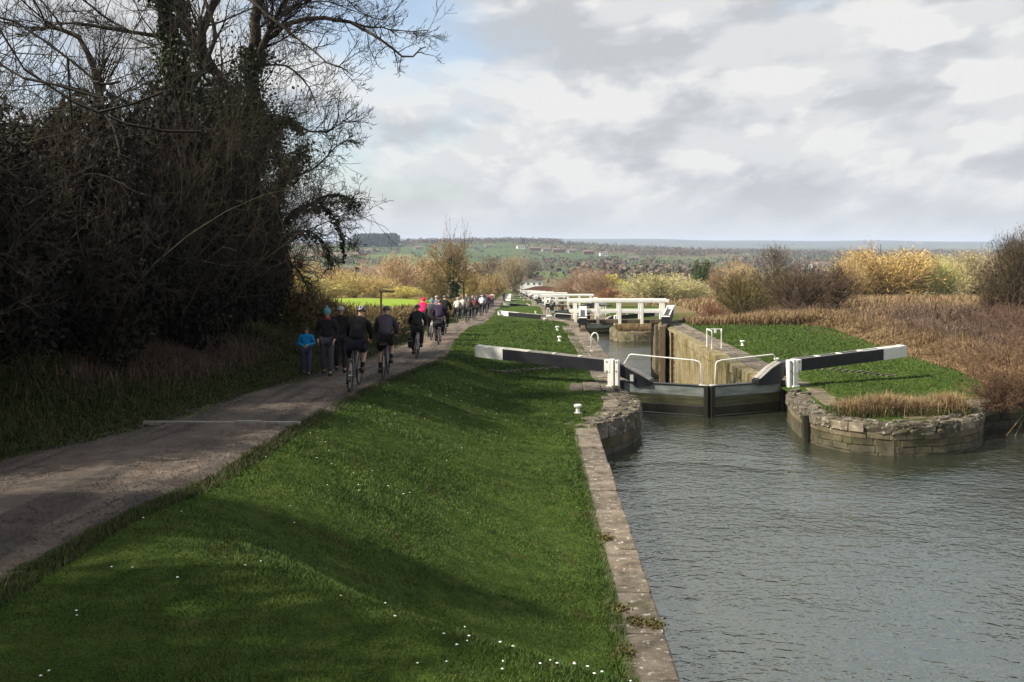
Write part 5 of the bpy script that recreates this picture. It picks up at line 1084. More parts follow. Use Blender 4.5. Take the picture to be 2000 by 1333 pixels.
# --- far woods and field hedges
def far_clumps(name, x, Y, sz, colr, label, per=16, kind='stuff', catn='woodland', tall=1.0):
    q = np.random.default_rng(len(x)); n = len(x); u = unit(q.normal(size=(n, per, 3))) * q.random((n, per, 1)) ** .4 * np.array([.55, .55, .55 * tall]) * sz[:, None, None]
    c = np.stack([x, Y, H(x, Y) + sz * .5 * tall], 1)[:, None] + u; c[..., 2] = np.maximum(c[..., 2], H(x, Y)[:, None])
    lf = leaf_mesh(name, c.reshape(-1, 3), np.repeat(sz, per) * .10, [M['fleaf']], q); return tag(link(name, lf, color=colr), label, catn, kind=kind)
n = 900000; X_ = q.uniform(-1400, 2600, n); Y_ = q.uniform(480, 3300, n); a = (X_ * .94 + Y_ * .34 + np.sin(Y_ / 190) * 40) / 190; b = (-X_ * .34 + Y_ * .94 + np.sin(X_ / 230) * 40) / 150; b0 = np.floor(b); a = a + .37 * b0
e = np.minimum(np.abs(a - np.round(a)) * 190, np.abs(b - np.round(b)) * 150); vis = (X_ / Y_ > -.22) & (X_ / Y_ < .55); k_ = (e < 2.2) & vis; k_ &= q.random(n) < .8
far_clumps('field_hedges', X_[k_], Y_[k_], q.uniform(3, 6.5, k_.sum()), (.055, .055, .03), 'dark hedgerows dividing the distant green fields', 9, catn='hedgerows')
w_ = np.sin(Y_ / 95. + 1.3 * np.sin(X_ / 260. + Y_ / 900.)) + .45 * np.sin(X_ / 120. + Y_ / 60.) + .3 * np.sin(X_ / 47.); q_ = X_ / Y_
dens = np.where(q_ > .05, w_ > .55, w_ > 1.25); dens |= (Y_ > 2100) & (Y_ < 2500) & (q_ < .05) & (q_ > -.16); dens |= (Y_ > 640) & (Y_ < 760) & (q_ > .02); k_ = dens & vis & (q.random(n) < .045)
far_clumps('distant_woodland', X_[k_], Y_[k_], q.uniform(8, 13, k_.sum()), (.095, .072, .052), 'brown leafless woods covering the valley and the low ridge', 18, tall=1.0)
k_ = vis & (q_ > .05) & (Y_ < 1400) & (np.sin(X_ / 77.) * np.sin(Y_ / 60.) > .55) & (q.random(n) < .02)
far_clumps('distant_woodland', X_[k_], Y_[k_], q.uniform(7, 11, k_.sum()), (.16, .12, .07), 'paler tan copses among the valley fields', 14)
n = 1100; X2 = q.uniform(-322, -245, n); Y2 = q.uniform(2020, 2120, n); far_clumps('conifer_wood', X2, Y2, q.uniform(14, 20, n), (.018, .032, .025), 'dark block of conifers on the left ridge', 22, tall=1.3, catn='conifer wood')
n = 10; X2 = np.where(np.arange(n) % 2, 19., 27.) + q.uniform(-3, 3, n); Y2 = q.uniform(2080, 2110, n); far_clumps('conifer_wood', X2, Y2, q.uniform(9, 11, n), (.02, .035, .025), 'pair of dark conifers on the skyline', 20, tall=1.4, catn='conifers')
# ------------------------------------------------------------------ people and bicycles
def skin(name, J, E, Rd, mat, sub=2, root=None):
    names = list(dict.fromkeys([n for e in E for n in e])); idx = {n: i for i, n in enumerate(names)}
    me = bpy.data.meshes.new(name); me.from_pydata([J[n] for n in names], [(idx[a], idx[b]) for a, b in E], [])
    ob = bpy.data.objects.new('tmp', me); C.objects.link(ob)
    ob.modifiers.new('skin', 'SKIN').use_smooth_shade = True; ob.modifiers['skin'].branch_smoothing = .3
    sv = me.skin_vertices[0].data
    for n, i in idx.items():
        r = Rd[n]; sv[i].radius = r if isinstance(r, tuple) else (r, r); sv[i].use_root = (n == (root or names[0]))
    s_ = ob.modifiers.new('sub', 'SUBSURF'); s_.levels = s_.render_levels = sub
    dg = bpy.context.evaluated_depsgraph_get(); m2 = bpy.data.meshes.new_from_object(ob.evaluated_get(dg)); m2.name = name
    bpy.data.objects.remove(ob); m2.materials.clear(); m2.materials.append(mat)
    for p in m2.polygons: p.use_smooth = True
    return m2
def V3(*a): return Vector(a)
def base_pose(kind):
    J = {}
    if kind == 'ride':
        J.update(pelvis=V3(0, -.20, 1.03), spine=V3(0, -.10, 1.20), chest=V3(0, .10, 1.40), neckb=V3(0, .20, 1.50), neck=V3(0, .25, 1.535), head=V3(0, .30, 1.615), top=V3(0, .29, 1.69),
                 shL=V3(-.18, .13, 1.43), elL=V3(-.27, .24, 1.18), wrL=V3(-.22, .44, 1.05), shR=V3(.18, .13, 1.43), elR=V3(.27, .24, 1.18), wrR=V3(.22, .44, 1.05),
                 hiL=V3(-.10, -.17, .99), hiR=V3(.10, -.17, .99), knL=V3(-.14, .14, .62), knR=V3(.14, .24, .80), anL=V3(-.13, -.03, .22), anR=V3(.13, .05, .43))
    else:
        sw = .10
        J.update(pelvis=V3(0, 0, .96), spine=V3(0, -.01, 1.14), chest=V3(0, -.01, 1.36), neckb=V3(0, 0, 1.48), neck=V3(0, .01, 1.53), head=V3(0, .03, 1.64), top=V3(0, .02, 1.73),
                 shL=V3(-.185, -.01, 1.42), elL=V3(-.27, -.04, 1.14), wrL=V3(-.22, .14, .96), shR=V3(.185, -.01, 1.42), elR=V3(.27, -.04, 1.14), wrR=V3(.22, .14, .96),
                 hiL=V3(-.10, 0, .92), hiR=V3(.10, 0, .92), knL=V3(-.11, .10, .50), knR=V3(.11, .02, .50), anL=V3(-.11, .12, .09), anR=V3(.11, -.16, .12))
        if kind == 'boy': J.update(elL=V3(-.29, -.02, 1.15), wrL=V3(-.09, .22, 1.12), elR=V3(.29, -.02, 1.15), wrR=V3(.07, .24, 1.08))
    for s_, q in (('L', -1), ('R', 1)):
        w_ = J['wr' + s_]; d = (w_ - J['el' + s_]).normalized(); J['pm' + s_] = w_ + d * .07
        sd = V3(q, 0, 0) if kind == 'ride' else V3(0, 0, 1)
        for k in range(4):
            o_ = sd * ((k - 1.5) * .021); J[f'f{k}a' + s_] = J['pm' + s_] + d * .03 + o_; J[f'f{k}b' + s_] = J['pm' + s_] + d * (.055 + .008 * (1.5 - abs(k - 1.3))) + o_ + V3(0, 0, -.022); J[f'f{k}c' + s_] = J[f'f{k}b' + s_] + V3(0, 0, -.022) - d * .008
        J['th' + s_] = w_ + d * .035 - sd * .045 + V3(0, 0, -.005); J['tc' + s_] = J['th' + s_] + d * .035 + V3(0, 0, -.015)
        a = J['an' + s_]; J['heel' + s_] = a + V3(0, -.05, -.04); J['ball' + s_] = a + V3(0, .10, -.055); J['toe' + s_] = a + V3(0, .19, -.06)
    return J
RB = dict(pelvis=(.145, .105), spine=(.125, .095), chest=(.155, .11), neckb=.075, neck=.052, head=(.078, .092), top=(.062, .072), shL=.048, shR=.048, elL=.042, elR=.042, wrL=.030, wrR=.030, pmL=(.036, .022), pmR=(.036, .022),
          hiL=.095, hiR=.095, knL=.060, knR=.060, anL=.040, anR=.040, ballL=.035, ballR=.035, toeL=.028, toeR=.028, heelL=.03, heelR=.03, thL=.013, thR=.013, tcL=.010, tcR=.010)
for s_ in 'LR':
    for k in range(4): RB[f'f{k}a{s_}'] = .0105; RB[f'f{k}b{s_}'] = .0095; RB[f'f{k}c{s_}'] = .008
EB = [('pelvis', 'spine'), ('spine', 'chest'), ('chest', 'neckb'), ('neckb', 'neck'), ('neck', 'head'), ('head', 'top')]
for s_ in 'LR':
    EB += [('chest', 'sh' + s_), ('sh' + s_, 'el' + s_), ('el' + s_, 'wr' + s_), ('wr' + s_, 'pm' + s_), ('wr' + s_, 'th' + s_), ('th' + s_, 'tc' + s_), ('pelvis', 'hi' + s_), ('hi' + s_, 'kn' + s_), ('kn' + s_, 'an' + s_), ('an' + s_, 'ball' + s_), ('ball' + s_, 'toe' + s_)]
    for k in range(4): EB += [('pm' + s_, f'f{k}a{s_}'), (f'f{k}a{s_}', f'f{k}b{s_}'), (f'f{k}b{s_}', f'f{k}c{s_}')]
def sub_mesh(name, J, E, grow_, mat, over=None):
    Rr = {k: (tuple(x + grow_ for x in v) if isinstance(v, tuple) else v + grow_) for k, v in RB.items()}
    if over: Rr.update(over)
    return skin(name, J, E, Rr, mat, 2)
KIT = {}
def kit(kind):
    if kind in KIT: return KIT[kind]
    J = base_pose(kind); k = {}
    k['body'] = bd = skin('body', J, EB, RB, M['skin'], 1); bd.materials.append(M['cloth'])
    wz = J['wrL']
    for f_ in bd.polygons:
        c = f_.center; hand = min((c - J['wrL']).length, (c - J['wrR']).length, (c - J['pmL']).length, (c - J['pmR']).length) < .085
        if .98 < c.z < J['neck'].z - .01 and not hand and (c - J['knR']).length > .25: f_.material_index = 1
    je = [('pelvis', 'spine'), ('spine', 'chest'), ('chest', 'neckb'), ('neckb', 'neck')] + [e for s_ in 'LR' for e in (('chest', 'sh' + s_), ('sh' + s_, 'el' + s_), ('el' + s_, 'wr' + s_))]
    k['jacket'] = sub_mesh('jacket', J, je, .028, M['cloth'], dict(neckb=(.095, .09), neck=(.07, .07), pelvis=(.185, .15), wrL=.043, wrR=.043, spine=(.165, .13), chest=(.195, .145), shL=.108, shR=.108, elL=.066, elR=.066))
    te = [('pelvis', 'hiL'), ('pelvis', 'hiR'), ('hiL', 'knL'), ('hiR', 'knR'), ('knL', 'anL'), ('knR', 'anR')]
    k['trousers'] = sub_mesh('trousers', J, te, .020, M['cloth'], dict(pelvis=(.165, .13), anL=.065, anR=.065, knL=.082, knR=.082))
    J2 = dict(J); 
    for s_ in 'LR': J2['sk' + s_] = J['hi' + s_].lerp(J['kn' + s_], .92)
    k['shorts'] = skin('shorts', J2, [('pelvis', 'hiL'), ('pelvis', 'hiR'), ('hiL', 'skL'), ('hiR', 'skR')], dict(pelvis=(.17, .14), hiL=.118, hiR=.118, skL=.088, skR=.088), M['cloth'], 2)
    for s_ in 'LR':
        J2['so' + s_] = J['kn' + s_].lerp(J['an' + s_], .55)
        k['sock' + s_] = skin('sock', J2, [('so' + s_, 'an' + s_)], {'so' + s_: .058, 'an' + s_: .047}, M['cloth'], 1)
        k['shoe' + s_] = skin('shoe', J, [('heel' + s_, 'an' + s_), ('heel' + s_, 'ball' + s_), ('ball' + s_, 'toe' + s_)], {'heel' + s_: .048, 'an' + s_: .05, 'ball' + s_: .050, 'toe' + s_: .038}, M['cloth'], 1)
    KIT[kind] = (k, J); return KIT[kind]
def helmet(J, white=False):
    h = J['head']; mb = MB(); bm = bmesh.new(); bmesh.ops.create_uvsphere(bm, u_segments=16, v_segments=10, radius=1)
    for v in list(bm.verts):
        if v.co.z < -.25: bm.verts.remove(v)
    mb.bm(bm, Matrix.Translation((h.x, h.y - .005, h.z + .05)) @ Matrix.Rotation(R(-12), 4, 'X') @ Matrix.Diagonal((.108, .142, .105, 1))); return mb.mesh('helmet', M['gloss'], True)
def vents(J):
    h = J['head']; mb = MB()
    for i in (-1, 1):
        a = i * .30; pts = []
        for t in np.linspace(-1.25, 1.0, 8): pts.append((h.x + .112 * math.sin(a) * math.cos(t * .9), h.y - .005 + .146 * math.sin(t), h.z + .055 + .11 * math.cos(a) * math.cos(t)))
        mb.tube(pts, .013, 5)
    return mb.mesh('helmet_ribs', M['gloss'], True)
def hat(J, bobble=True):
    h = J['head']; mb = MB(); mb.lathe([(.098, -.01), (.104, .02), (.103, .06), (.085, .11), (.05, .145), (.01, .155)], 16, h.x, h.y)
    mb.v = [(x, y + .0, z + h.z) for x, y, z in mb.v]
    if bobble: mb.ball((h.x, h.y, h.z + .175), .035, 10, 6)
    return mb.mesh('knitted_hat', M['cloth'], True)
def cap(J):
    h = J['head']; mb = MB(); mb.lathe([(.096, .02), (.10, .05), (.085, .10), (.04, .125), (.005, .13)], 16, h.x, h.y); mb.v = [(x, y, z + h.z) for x, y, z in mb.v]
    mb.box((h.x - .07, h.y + .06, h.z + .03), (h.x + .07, h.y + .17, h.z + .045), .004); return mb.mesh('cap', M['cloth'], True)
def hair_mesh(J, r=.10):
    h = J['head']; bm = bmesh.new(); bmesh.ops.create_uvsphere(bm, u_segments=16, v_segments=10, radius=1)
    for v in list(bm.verts):
        if v.co.z < .0 and v.co.y > -.1 or v.co.z < -.6: bm.verts.remove(v)
    return MB().bm(bm, Matrix.Translation((h.x, h.y - .012, h.z + .02)) @ Matrix.Diagonal((.094, .105, .105, 1))).mesh('hair', M['hair'], True)
def face(J, t):
    h = J['head']
    for s_ in (-1, 1): MB().ball((h.x + s_ * .032, h.y + .083, h.z + .005), (.012, .008, .008), 8, 6).build('eye', M['eye'], t, True)
    MB().prism([(-.014, -.035), (.014, -.035), (.004, .01), (-.004, .01)], h.y + .08, h.y + .115).build('nose', M['skin'], t).location = (h.x, 0, h.z)
    MB().box((h.x - .024, h.y + .083, h.z - .062), (h.x + .024, h.y + .092, h.z - .054)).build('mouth', M['iron'], t)
    for s_ in (-1, 1): MB().ball((h.x + s_ * .085, h.y, h.z), (.012, .022, .03), 8, 6).build('ear', M['skin'], t, True)
HM = {}
def person(kind, x, y, rz, jc, lc, label, group=None, legs='trousers', head='helmet', hc=(.02, .02, .022), scale=1.0, z=None, socks=None, shoes=(.02, .02, .02), near=True, vent=None, zoff=0.0, lean=0.0):
    k, J = kit(kind); z = (float(pathz(y)) + .065 if z is None else z)
    t = empty('person', (x, y, z), rz, label, 'person', group); t.scale = (scale,) * 3; t.rotation_euler = (0, lean, rz)
    link('body', k['body'], t, color=jc); link('jacket', k['jacket'], t, color=jc); link(legs, k[legs], t, color=lc)
    for s_ in 'LR':
        link('shoe', k['shoe' + s_], t, color=shoes)
        if socks and near: link('sock', k['sock' + s_], t, color=socks)
    key = (kind, head)
    if key not in HM: HM[key] = {'helmet': helmet, 'hat': hat, 'cap': cap, 'hair': hair_mesh}[head](J)
    hn = {'helmet': 'helmet', 'hat': 'knitted_hat', 'cap': 'cap', 'hair': 'hair'}[head]; ho = link(hn, HM[key], t, color=hc)
    if vent:
        if ('v', kind) not in HM: HM[('v', kind)] = vents(J)
        link('helmet_rib', HM[('v', kind)], ho, color=vent)
    if kind != 'ride' and near: face(J, t)
    return t, J
# walkers coming towards the camera
T180 = PI
b_, _ = person('boy', -5.62, 27.2, T180 + .1, (.008, .27, .60), (.07, .07, .14), 'boy in bright blue jacket walking on the grass edge toward the camera', head='hair', scale=.74, z=float(H(-5.62, 27.2)) + .01, shoes=(.03, .03, .035))
w1, J1 = person('walk', -4.92, 26.5, T180, (.020, .018, .022), (.075, .07, .09), 'adult walker in dark jacket, grey trousers and teal knitted hat', head='hat', hc=(.12, .30, .36), scale=1.0, shoes=(.03, .025, .02))
w2, J2_ = person('walk', -4.75, 27.6, T180 + .15, (.018, .016, .018), (.03, .025, .03), 'adult in dark coat and pale grey cap, half hidden behind the teal hat walker', head='cap', hc=(.40, .40, .42), scale=1.03)
MB().tube([V3(0, 0, 1.49) + V3(math.cos(a), math.sin(a), 0) * .08 for a in np.linspace(0, 2 * PI, 12)[:-1]], .03, 6, True).build('scarf', M['cloth'], w1, True, color=(.25, .03, .05))
# bicycles
def bike_parts():
    t = empty('bicycle'); RH, FH, BBk, ST, HT = V3(0, -.45, .34), V3(0, .60, .34), V3(0, -.02, .28), V3(0, -.17, .80), V3(0, .42, .86)
    f = MB(); f.tube([BBk, ST], .017, 6).tube([ST, HT], .016, 6).tube([BBk, V3(0, .45, .74)], .019, 6).tube([HT, V3(0, .46, .72)], .02, 6)
    for s_ in (-.06, .06): f.tube([V3(s_, -.45, .34), BBk + V3(s_ * .6, 0, 0)], .010, 5).tube([V3(s_, -.45, .34), V3(s_ * .3, -.16, .78)], .009, 5)
    fr_ = f.build('frame', M['gloss'], t, True)
    fk = MB()
    for s_ in (-.055, .055): fk.tube([V3(s_, .60, .34), V3(s_, .50, .66), V3(0, .47, .72)], .012, 5)
    fk.build('fork', M['gloss'], t, True)
    MB().tube([ST, V3(0, -.19, .93)], .013, 6).build('seat_post', M['metal'], t, True)
    MB().ball((0, -.19, .95), (.07, .13, .025), 10, 6).build('saddle', M['rubber'], t, True)
    MB().tube([HT, V3(0, .44, .98)], .014, 6).tube([V3(-.21, .44, .98), V3(.21, .44, .98)], .013, 6).tube([V3(-.21, .44, .98), V3(-.215, .53, .96), V3(-.215, .53, .87), V3(-.215, .45, .85)], .014, 6).tube([V3(.21, .44, .98), V3(.215, .53, .96), V3(.215, .53, .87), V3(.215, .45, .85)], .014, 6).build('handlebar', M['rubber'], t, True)
    MB().tube([V3(-.09, -.02, .28), V3(.09, -.02, .28)], .02, 6).tube([V3(-.08, -.02, .28), V3(-.08, -.06, .14)], .009, 5).tube([V3(.08, -.02, .28), V3(.08, .03, .42)], .009, 5).box((-.17, -.11, .12), (-.09, -.01, .14)).box((.09, -.02, .41), (.17, .08, .43)).build('crankset', M['rubber'], t, True)
    a = np.linspace(0, 2 * PI, 33)[:-1]
    ty = MB().tube([V3(0, math.cos(q) * .325, math.sin(q) * .325) for q in a], .017, 6, True).mesh('tyre', M['rubber'], True)
    rm = MB().tube([V3(0, math.cos(q) * .300, math.sin(q) * .300) for q in a], .010, 5, True).mesh('rim', M['rubber'], True)
    sp = MB(); sp.tube([V3(-.04, 0, 0), V3(.04, 0, 0)], .018, 6)
    for i in range(16): q = i * PI / 8; sp.tube([V3(.025 * (-1) ** i, 0, 0), V3(0, math.cos(q) * .3, math.sin(q) * .3)], .0014, 3)
    spm = sp.mesh('spokes', M['metal'], False)
    for c_ in (RH, FH):
        wh_ = link('wheel', spm, t, c_); link('tyre', ty, wh_); link('rim', rm, wh_)
    return t
bk0 = bike_parts()
def set_frame_color(b, c):
    for ch in b.children:
        if ch.name.split('.')[0] in ('frame', 'fork'): ch.color = (*c, 1)
riders = [
 # u, vfoot, Y, jacket, legs colour, legs, head colour, socks, label, bike label, frame colour, extras
 (692, 22.9, (.010, .010, .011), (.012, .012, .02), 'shorts', (.02, .02, .022), (.012, .012, .013), 'nearest cyclist, all in black with bare calves and white striped helmet', 'bicycle under the nearest black clad cyclist', (.12, .12, .12), (.5, .5, .5), 1.06, .06),
 (753, 25.8, (.055, .047, .062), (.012, .012, .013), 'shorts', (.05, .03, .025), (.02, .02, .025), 'cyclist in grey purple jacket and black shorts, second from the camera', 'dark bicycle under the cyclist in the grey purple jacket', (.05, .03, .06), None, 1.04, 0),
 (815, 33.4, (.018, .018, .020), (.015, .015, .018), 'trousers', (.06, .06, .07), None, 'lone cyclist in black jacket with a side bag, third from the camera', 'bicycle with white rear mudguard under the third cyclist', (.4, .4, .4), None, 1.0, 0),
 (858, 40.8, (.028, .020, .040), (.02, .015, .02), 'trousers', (.03, .03, .035), None, 'cyclist in dark purple jacket with a black bag behind the saddle', 'bicycle carrying a black bag under the dark purple cyclist', (.05, .05, .05), None, 1.02, 0),
 (843, 43.5, (.05, .055, .055), (.02, .02, .02), 'trousers', (.13, .28, .32), None, 'cyclist with teal hat and grey backpack beside the dark purple one', 'pale bicycle under the cyclist in the teal hat', (.5, .5, .5), None, 1.0, 0),
 (826, 47.5, (.75, .015, .10), (.02, .02, .02), 'trousers', (.7, .02, .1), None, 'cyclist in bright pink jacket and pink hat', 'bicycle under the cyclist in pink', (.3, .3, .3), None, .97, 0),
 (868, 47.0, (.012, .012, .014), (.012, .012, .014), 'trousers', (.03, .03, .03), None, 'black clad cyclist at the right of the middle bunch', 'bicycle at the right of the middle bunch', (.1, .1, .1), None, 1.05, 0),
 (852, 51, (.16, .12, .16), (.02, .02, .02), 'trousers', (.3, .25, .3), None, 'cyclist in pale mauve at the back of the middle bunch', 'bicycle at the back of the middle bunch', (.1, .1, .1), None, 1.0, 0)]
FARR = [(893, 69, (.45, .43, .38), 'cyclist in cream top leading the left of the far bunch'), (903, 75, (.40, .39, .36), 'cyclist in off white jacket just right of the cream one'), (914, 68, (.07, .055, .05), 'cyclist in brown grey top, lowest of the far bunch'), (922, 80, (.02, .02, .03), 'black jacket cyclist in the middle of the far bunch'), (930, 86, (.015, .06, .10), 'cyclist in dark blue behind the brown grey one'),
        (927, 76, (.10, .03, .035), 'cyclist in dark maroon jacket in the far bunch'), (941, 84, (.62, .62, .60), 'cyclist in bright white jacket at the right of the far bunch'), (938, 94, (.03, .03, .04), 'dark cyclist partly behind the white jacket one'), (951, 92, (.03, .028, .05), 'dark cyclist just right of the white jacket one'), (910, 88, (.03, .05, .05), 'dark green cyclist at the rear left of the far bunch')]
for i, (u, Y, jc, lc, lg, hc, sk, lab, blab, fc, vt, sc_, ln_) in enumerate(riders):
    x = (u - 1000) / F * Y; hd_ = (-.03, .02, .03, 0, .02, 0, -.03, 0)[i]
    person('ride', x, Y, hd_, jc, lc, lab, 'cyclists riding away down the towpath', lg, 'hat' if i in (4, 5) else 'helmet', hc, sc_, socks=sk, vent=vt, lean=ln_)
    b = copy_tree(bk0); b.location = (x, Y, float(pathz(Y)) + .06); b.rotation_euler = (0, 0, hd_); b.scale = (sc_,) * 3; tag(b, blab, 'bicycle', 'bicycles on the towpath'); set_frame_color(b, fc)
for i, (u, Y, jc, lab) in enumerate(FARR):
    x = (u - 1000) / F * Y
    person('ride', x, Y, -.1, jc, (.02, .02, .025), lab, 'cyclists riding away down the towpath', 'trousers', 'helmet', (.05, .05, .06) if i % 3 else (.35, .35, .35), 1.0, near=False)
    b = copy_tree(bk0); b.location = (x, Y, float(pathz(Y)) + .06); b.rotation_euler = (0, 0, -.1); set_frame_color(b, (.1, .1, .1)); tag(b, 'bicycle under the ' + lab.replace('cyclist', 'rider', 1), 'bicycle', 'bicycles on the towpath')
for o_ in [bk0] + list(bk0.children_recursive): bpy.data.objects.remove(o_)
def bag(x, y, z, sx, sy, sz, c, label, name='pannier_bag'):
    o = MB().box((-sx / 2, -sy / 2, 0), (sx / 2, sy / 2, sz), min(sx, sy) * .28).build(name, M['cloth'], None, True, (x, y, z), color=c)
    MB().box((-sx / 2 + .02, -sy / 2 - .006, sz * .68), (sx / 2 - .02, -sy / 2 + .01, sz * .73)).build('strap', M['metal'], o); return tag(o, label, 'bag')
y = 33.4; x = (815 - 1000) / F * y; bag(x - .17, y - .55, float(pathz(y)) + .45, .16, .30, .34, (.012, .012, .014), 'black pannier bag on the left of the third cyclist')
y = 40.8; x = (858 - 1000) / F * y; bag(x, y - .5, float(pathz(y)) + .80, .34, .22, .26, (.012, .012, .014), 'black bag behind the saddle of the dark purple cyclist')
y = 43.5; x = (843 - 1000) / F * y; bag(x, y - .16, float(pathz(y)) + 1.18, .28, .18, .40, (.05, .055, .06), 'grey backpack worn by the teal hat cyclist', 'backpack')
y = 25.8; x = (753 - 1000) / F * y; bag(x, y - .42, float(pathz(y)) + .88, .24, .26, .14, (.02, .012, .012), 'small dark saddle bag under the grey purple cyclist')
for u, Y, jc, lab in ((957, 102, (.35, .12, .10), 'distant walker in a reddish top on the left of the path'), (961, 108, (.5, .5, .52), 'distant walker in a pale top beside the reddish one'), (984, 185, (.02, .03, .03), 'tiny dark walker alone on the path near the pale multi stemmed tree'), (949, 104, (.03, .03, .05), 'distant walker in black near the hedge end')):
    person('walk', (u - 1000) / F * Y, Y, 0, jc, (.03, .03, .05), lab, 'people walking far down the path', near=False, head='hair')
# finger post
sg = empty('signpost', (-5.0, 38, float(H(-5.0, 38)) - .05), 0, 'weathered wooden finger post at the hedge with one arm pointing right', 'signpost'); zt_ = 2.35
MB().box((-.04, -.04, 0), (.04, .04, zt_), .01).build('post', M['oldwood'], sg); MB().prism([(-.08, zt_ - .10), (.50, zt_ - .12), (.56, zt_ - .07), (.50, zt_ - .02), (-.08, zt_ - .01)], -.062, -.042).build('arm', M['oldwood'], sg)
# ------------------------------------------------------------------ white lock cottage and brick bridge at the foot of the flight
ct = empty('house', (3.0, 468, -24.0), 0.0, 'white cottage at the foot of the lock flight behind the brick bridge', 'house')
MB().box((0, 0, 0), (11.5, 7.5, 6.4)).build('wall', M['housewhite'], ct); rf = MB(); Mz = Matrix.Rotation(PI / 2, 4, 'Z')
rf.add([(-.4, -.4, 6.3), (11.9, -.4, 6.3), (11.9, 7.9, 6.3), (-.4, 7.9, 6.3), (-.4, 3.75, 8.6), (11.9, 3.75, 8.6)], [(0, 1, 5, 4), (2, 3, 4, 5), (0, 4, 3), (1, 2, 5), (3, 2, 1, 0)]); ro = rf.build('roof', M['slate'], ct)
for x in (.9, 7.2):
    ch_ = MB().box((x, 3.2, 7.4), (x + 1.2, 4.3, 9.4), .05).build('chimney', M['brick'], ro)
    for d_ in (.3, .9): MB().lathe([(.16, 9.4), (.13, 9.9)], 8, x + d_, 3.75).build('chimney_pot', M['brick'], ch_)
for x in (1.2, 4.0, 6.8, 9.4):
    for z in (1.2, 4.2):
        wn_ = MB().box((x, -.06, z), (x + 1.1, -.01, z + 1.2)).build('window', M['white'], ct)
        for a in (0, 1): MB().box((x + .08 + a * .5, -.08, z + .1), (x + .5 + a * .5, -.062, z + 1.1)).build('pane', M['glass'], wn_)
MB().box((5.5, -.07, 0), (6.3, -.01, 2.0)).build('door', M['oldwood'], ct)
MB().box((-4, 1.2, 0), (-.01, 6.5, 3.0)).build('outbuilding', M['housewhite'], ct)
br_ = empty('bridge', (0, 428, 0), 0, 'red brick humped bridge over the canal in front of the white cottage', 'bridge')
zb_ = -24.5; arch = [(5.9 + 2.4 * math.cos(a), -22.8 + 2.3 * math.sin(a)) for a in np.linspace(PI, 0, 11)]
prof = [(-3, zb_ - 3), (-3, zb_ + 1.6), (1.8, zb_ + 3.0), (6, zb_ + 4.6), (10, zb_ + 5.6), (14, zb_ + 5.8), (20, zb_ + 5.0), (20, zb_ - 3), (8.3, zb_ - 3)] + arch[::-1] + [(3.5, zb_ - 3)]
MB().prism(prof[::-1], 0, .45).build('parapet', M['brick'], br_); MB().prism(prof[::-1], 5.0, 5.45).build('parapet', M['brick'], br_)
deck = [(x, z - 1.1) for x, z in prof[1:7]] + [(20, zb_ + 3.3), (14, zb_ + 4.2), (10, zb_ + 4.0), (6, zb_ + 3.0), (1.8, zb_ + 1.4), (-3, zb_ - .2)]
MB().prism(deck[::-1], .45, 5.0).build('deck', M['path'], br_)
for p_, q_ in zip(prof[1:6], prof[2:7]): MB().prism([(p_[0], p_[1]), (q_[0], q_[1]), (q_[0], q_[1] + .18), (p_[0], p_[1] + .18)][::-1], -.06, .5).build('coping', M['coping'], br_)
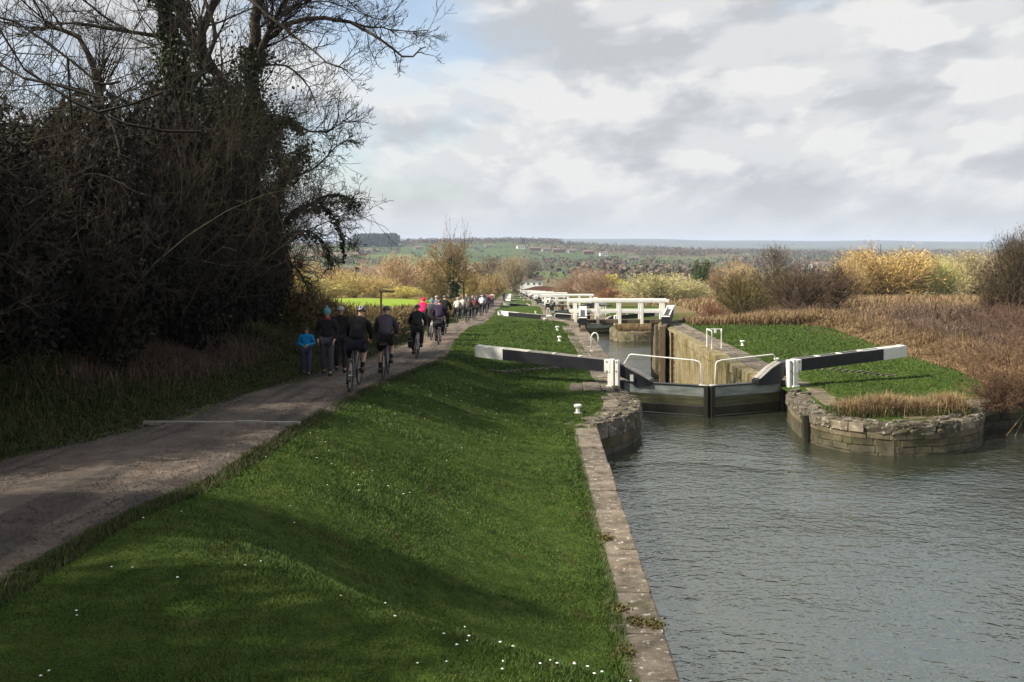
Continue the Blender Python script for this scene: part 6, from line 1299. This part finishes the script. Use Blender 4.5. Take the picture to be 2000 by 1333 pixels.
# distant farmhouses and barns
def far_house(u, Y, wm, dm, hm, wc, label, rz=.2, flat=False):
    x = (u - 1000) / F * Y; t = empty('farmhouse', (x, Y, float(H(x, Y)) - .5), rz, label, 'house', 'distant houses')
    MB().box((-wm / 2, 0, 0), (wm / 2, dm, hm)).build('wall', M['housewhite'] if wc and u in (716, 1018, 1180, 1608) else (M['pale_stone'] if wc else M['brick']), t)
    r = MB().add([(-wm / 2 - .4, -.4, hm), (wm / 2 + .4, -.4, hm), (wm / 2 + .4, dm + .4, hm), (-wm / 2 - .4, dm + .4, hm), (-wm / 2 - .4, dm / 2, hm + dm * .35), (wm / 2 + .4, dm / 2, hm + dm * .35)], [(0, 1, 5, 4), (2, 3, 4, 5), (0, 4, 3), (1, 2, 5), (3, 2, 1, 0)]).build('roof', M['slate'], t)
    for i in range(3): MB().box((-wm * .35 + i * wm * .3, -.1, hm * .35), (-wm * .35 + i * wm * .3 + 1.6, -.02, hm * .75)).build('window', M['glass'], t)
for a in [(704, 1790, 13, 8, 5, 1, 'pale farmhouse below the dark conifers on the left ridge'), (716, 1800, 22, 9, 5, 1, 'long pale barn beside the farmhouse below the conifers'), (733, 1810, 16, 8, 4, 0, 'brown roofed barn right of the pale farm buildings'), (818, 1900, 14, 8, 5, 1, 'lone pale house on the ridge above the fields, left'), (955, 1950, 14, 8, 5, 1, 'pale house on the ridge left of the skyline conifers'),
          (1018, 1900, 15, 8, 6, 1, 'pale house just below the skyline conifers'), (1045, 1850, 20, 8, 5, 0, 'brown house right of the skyline conifers'), (1068, 1820, 16, 8, 6, 1, 'pale village house, left of the ridge end group'), (1092, 1800, 22, 8, 6, 0, 'wide brown village house on the ridge end'), (1118, 1780, 14, 8, 6, 1, 'pale village house, middle of the ridge end group'), (1150, 1750, 18, 8, 6, 0, 'brown village house at the lower ridge end'), (1180, 1700, 14, 8, 6, 1, 'pale village house, rightmost of the ridge end group'),
          (1238, 1500, 16, 8, 6, 1, 'pale farmhouse among valley trees in the middle'), (1608, 1150, 26, 10, 5, 1, 'long pale barn in the valley right of the bare dome shaped tree')]: far_house(*a)
# ------------------------------------------------------------------ air
hz, nt, b = newmat('haze_air'); nt.nodes.remove(b); pv = nt.nodes.new('ShaderNodeVolumePrincipled'); pv.inputs['Color'].default_value = (.66, .78, 1, 1); pv.inputs['Density'].default_value = HAZE; pv.inputs['Anisotropy'].default_value = 0.0
nt.links.new(pv.outputs[0], nt.nodes['Material Output'].inputs['Volume'])
tag(MB().box((-9800, -60, -48), (9800, 14600, 62)).build('haze', hz), 'thin blue grey haze lying over the whole valley', 'haze', kind='stuff')
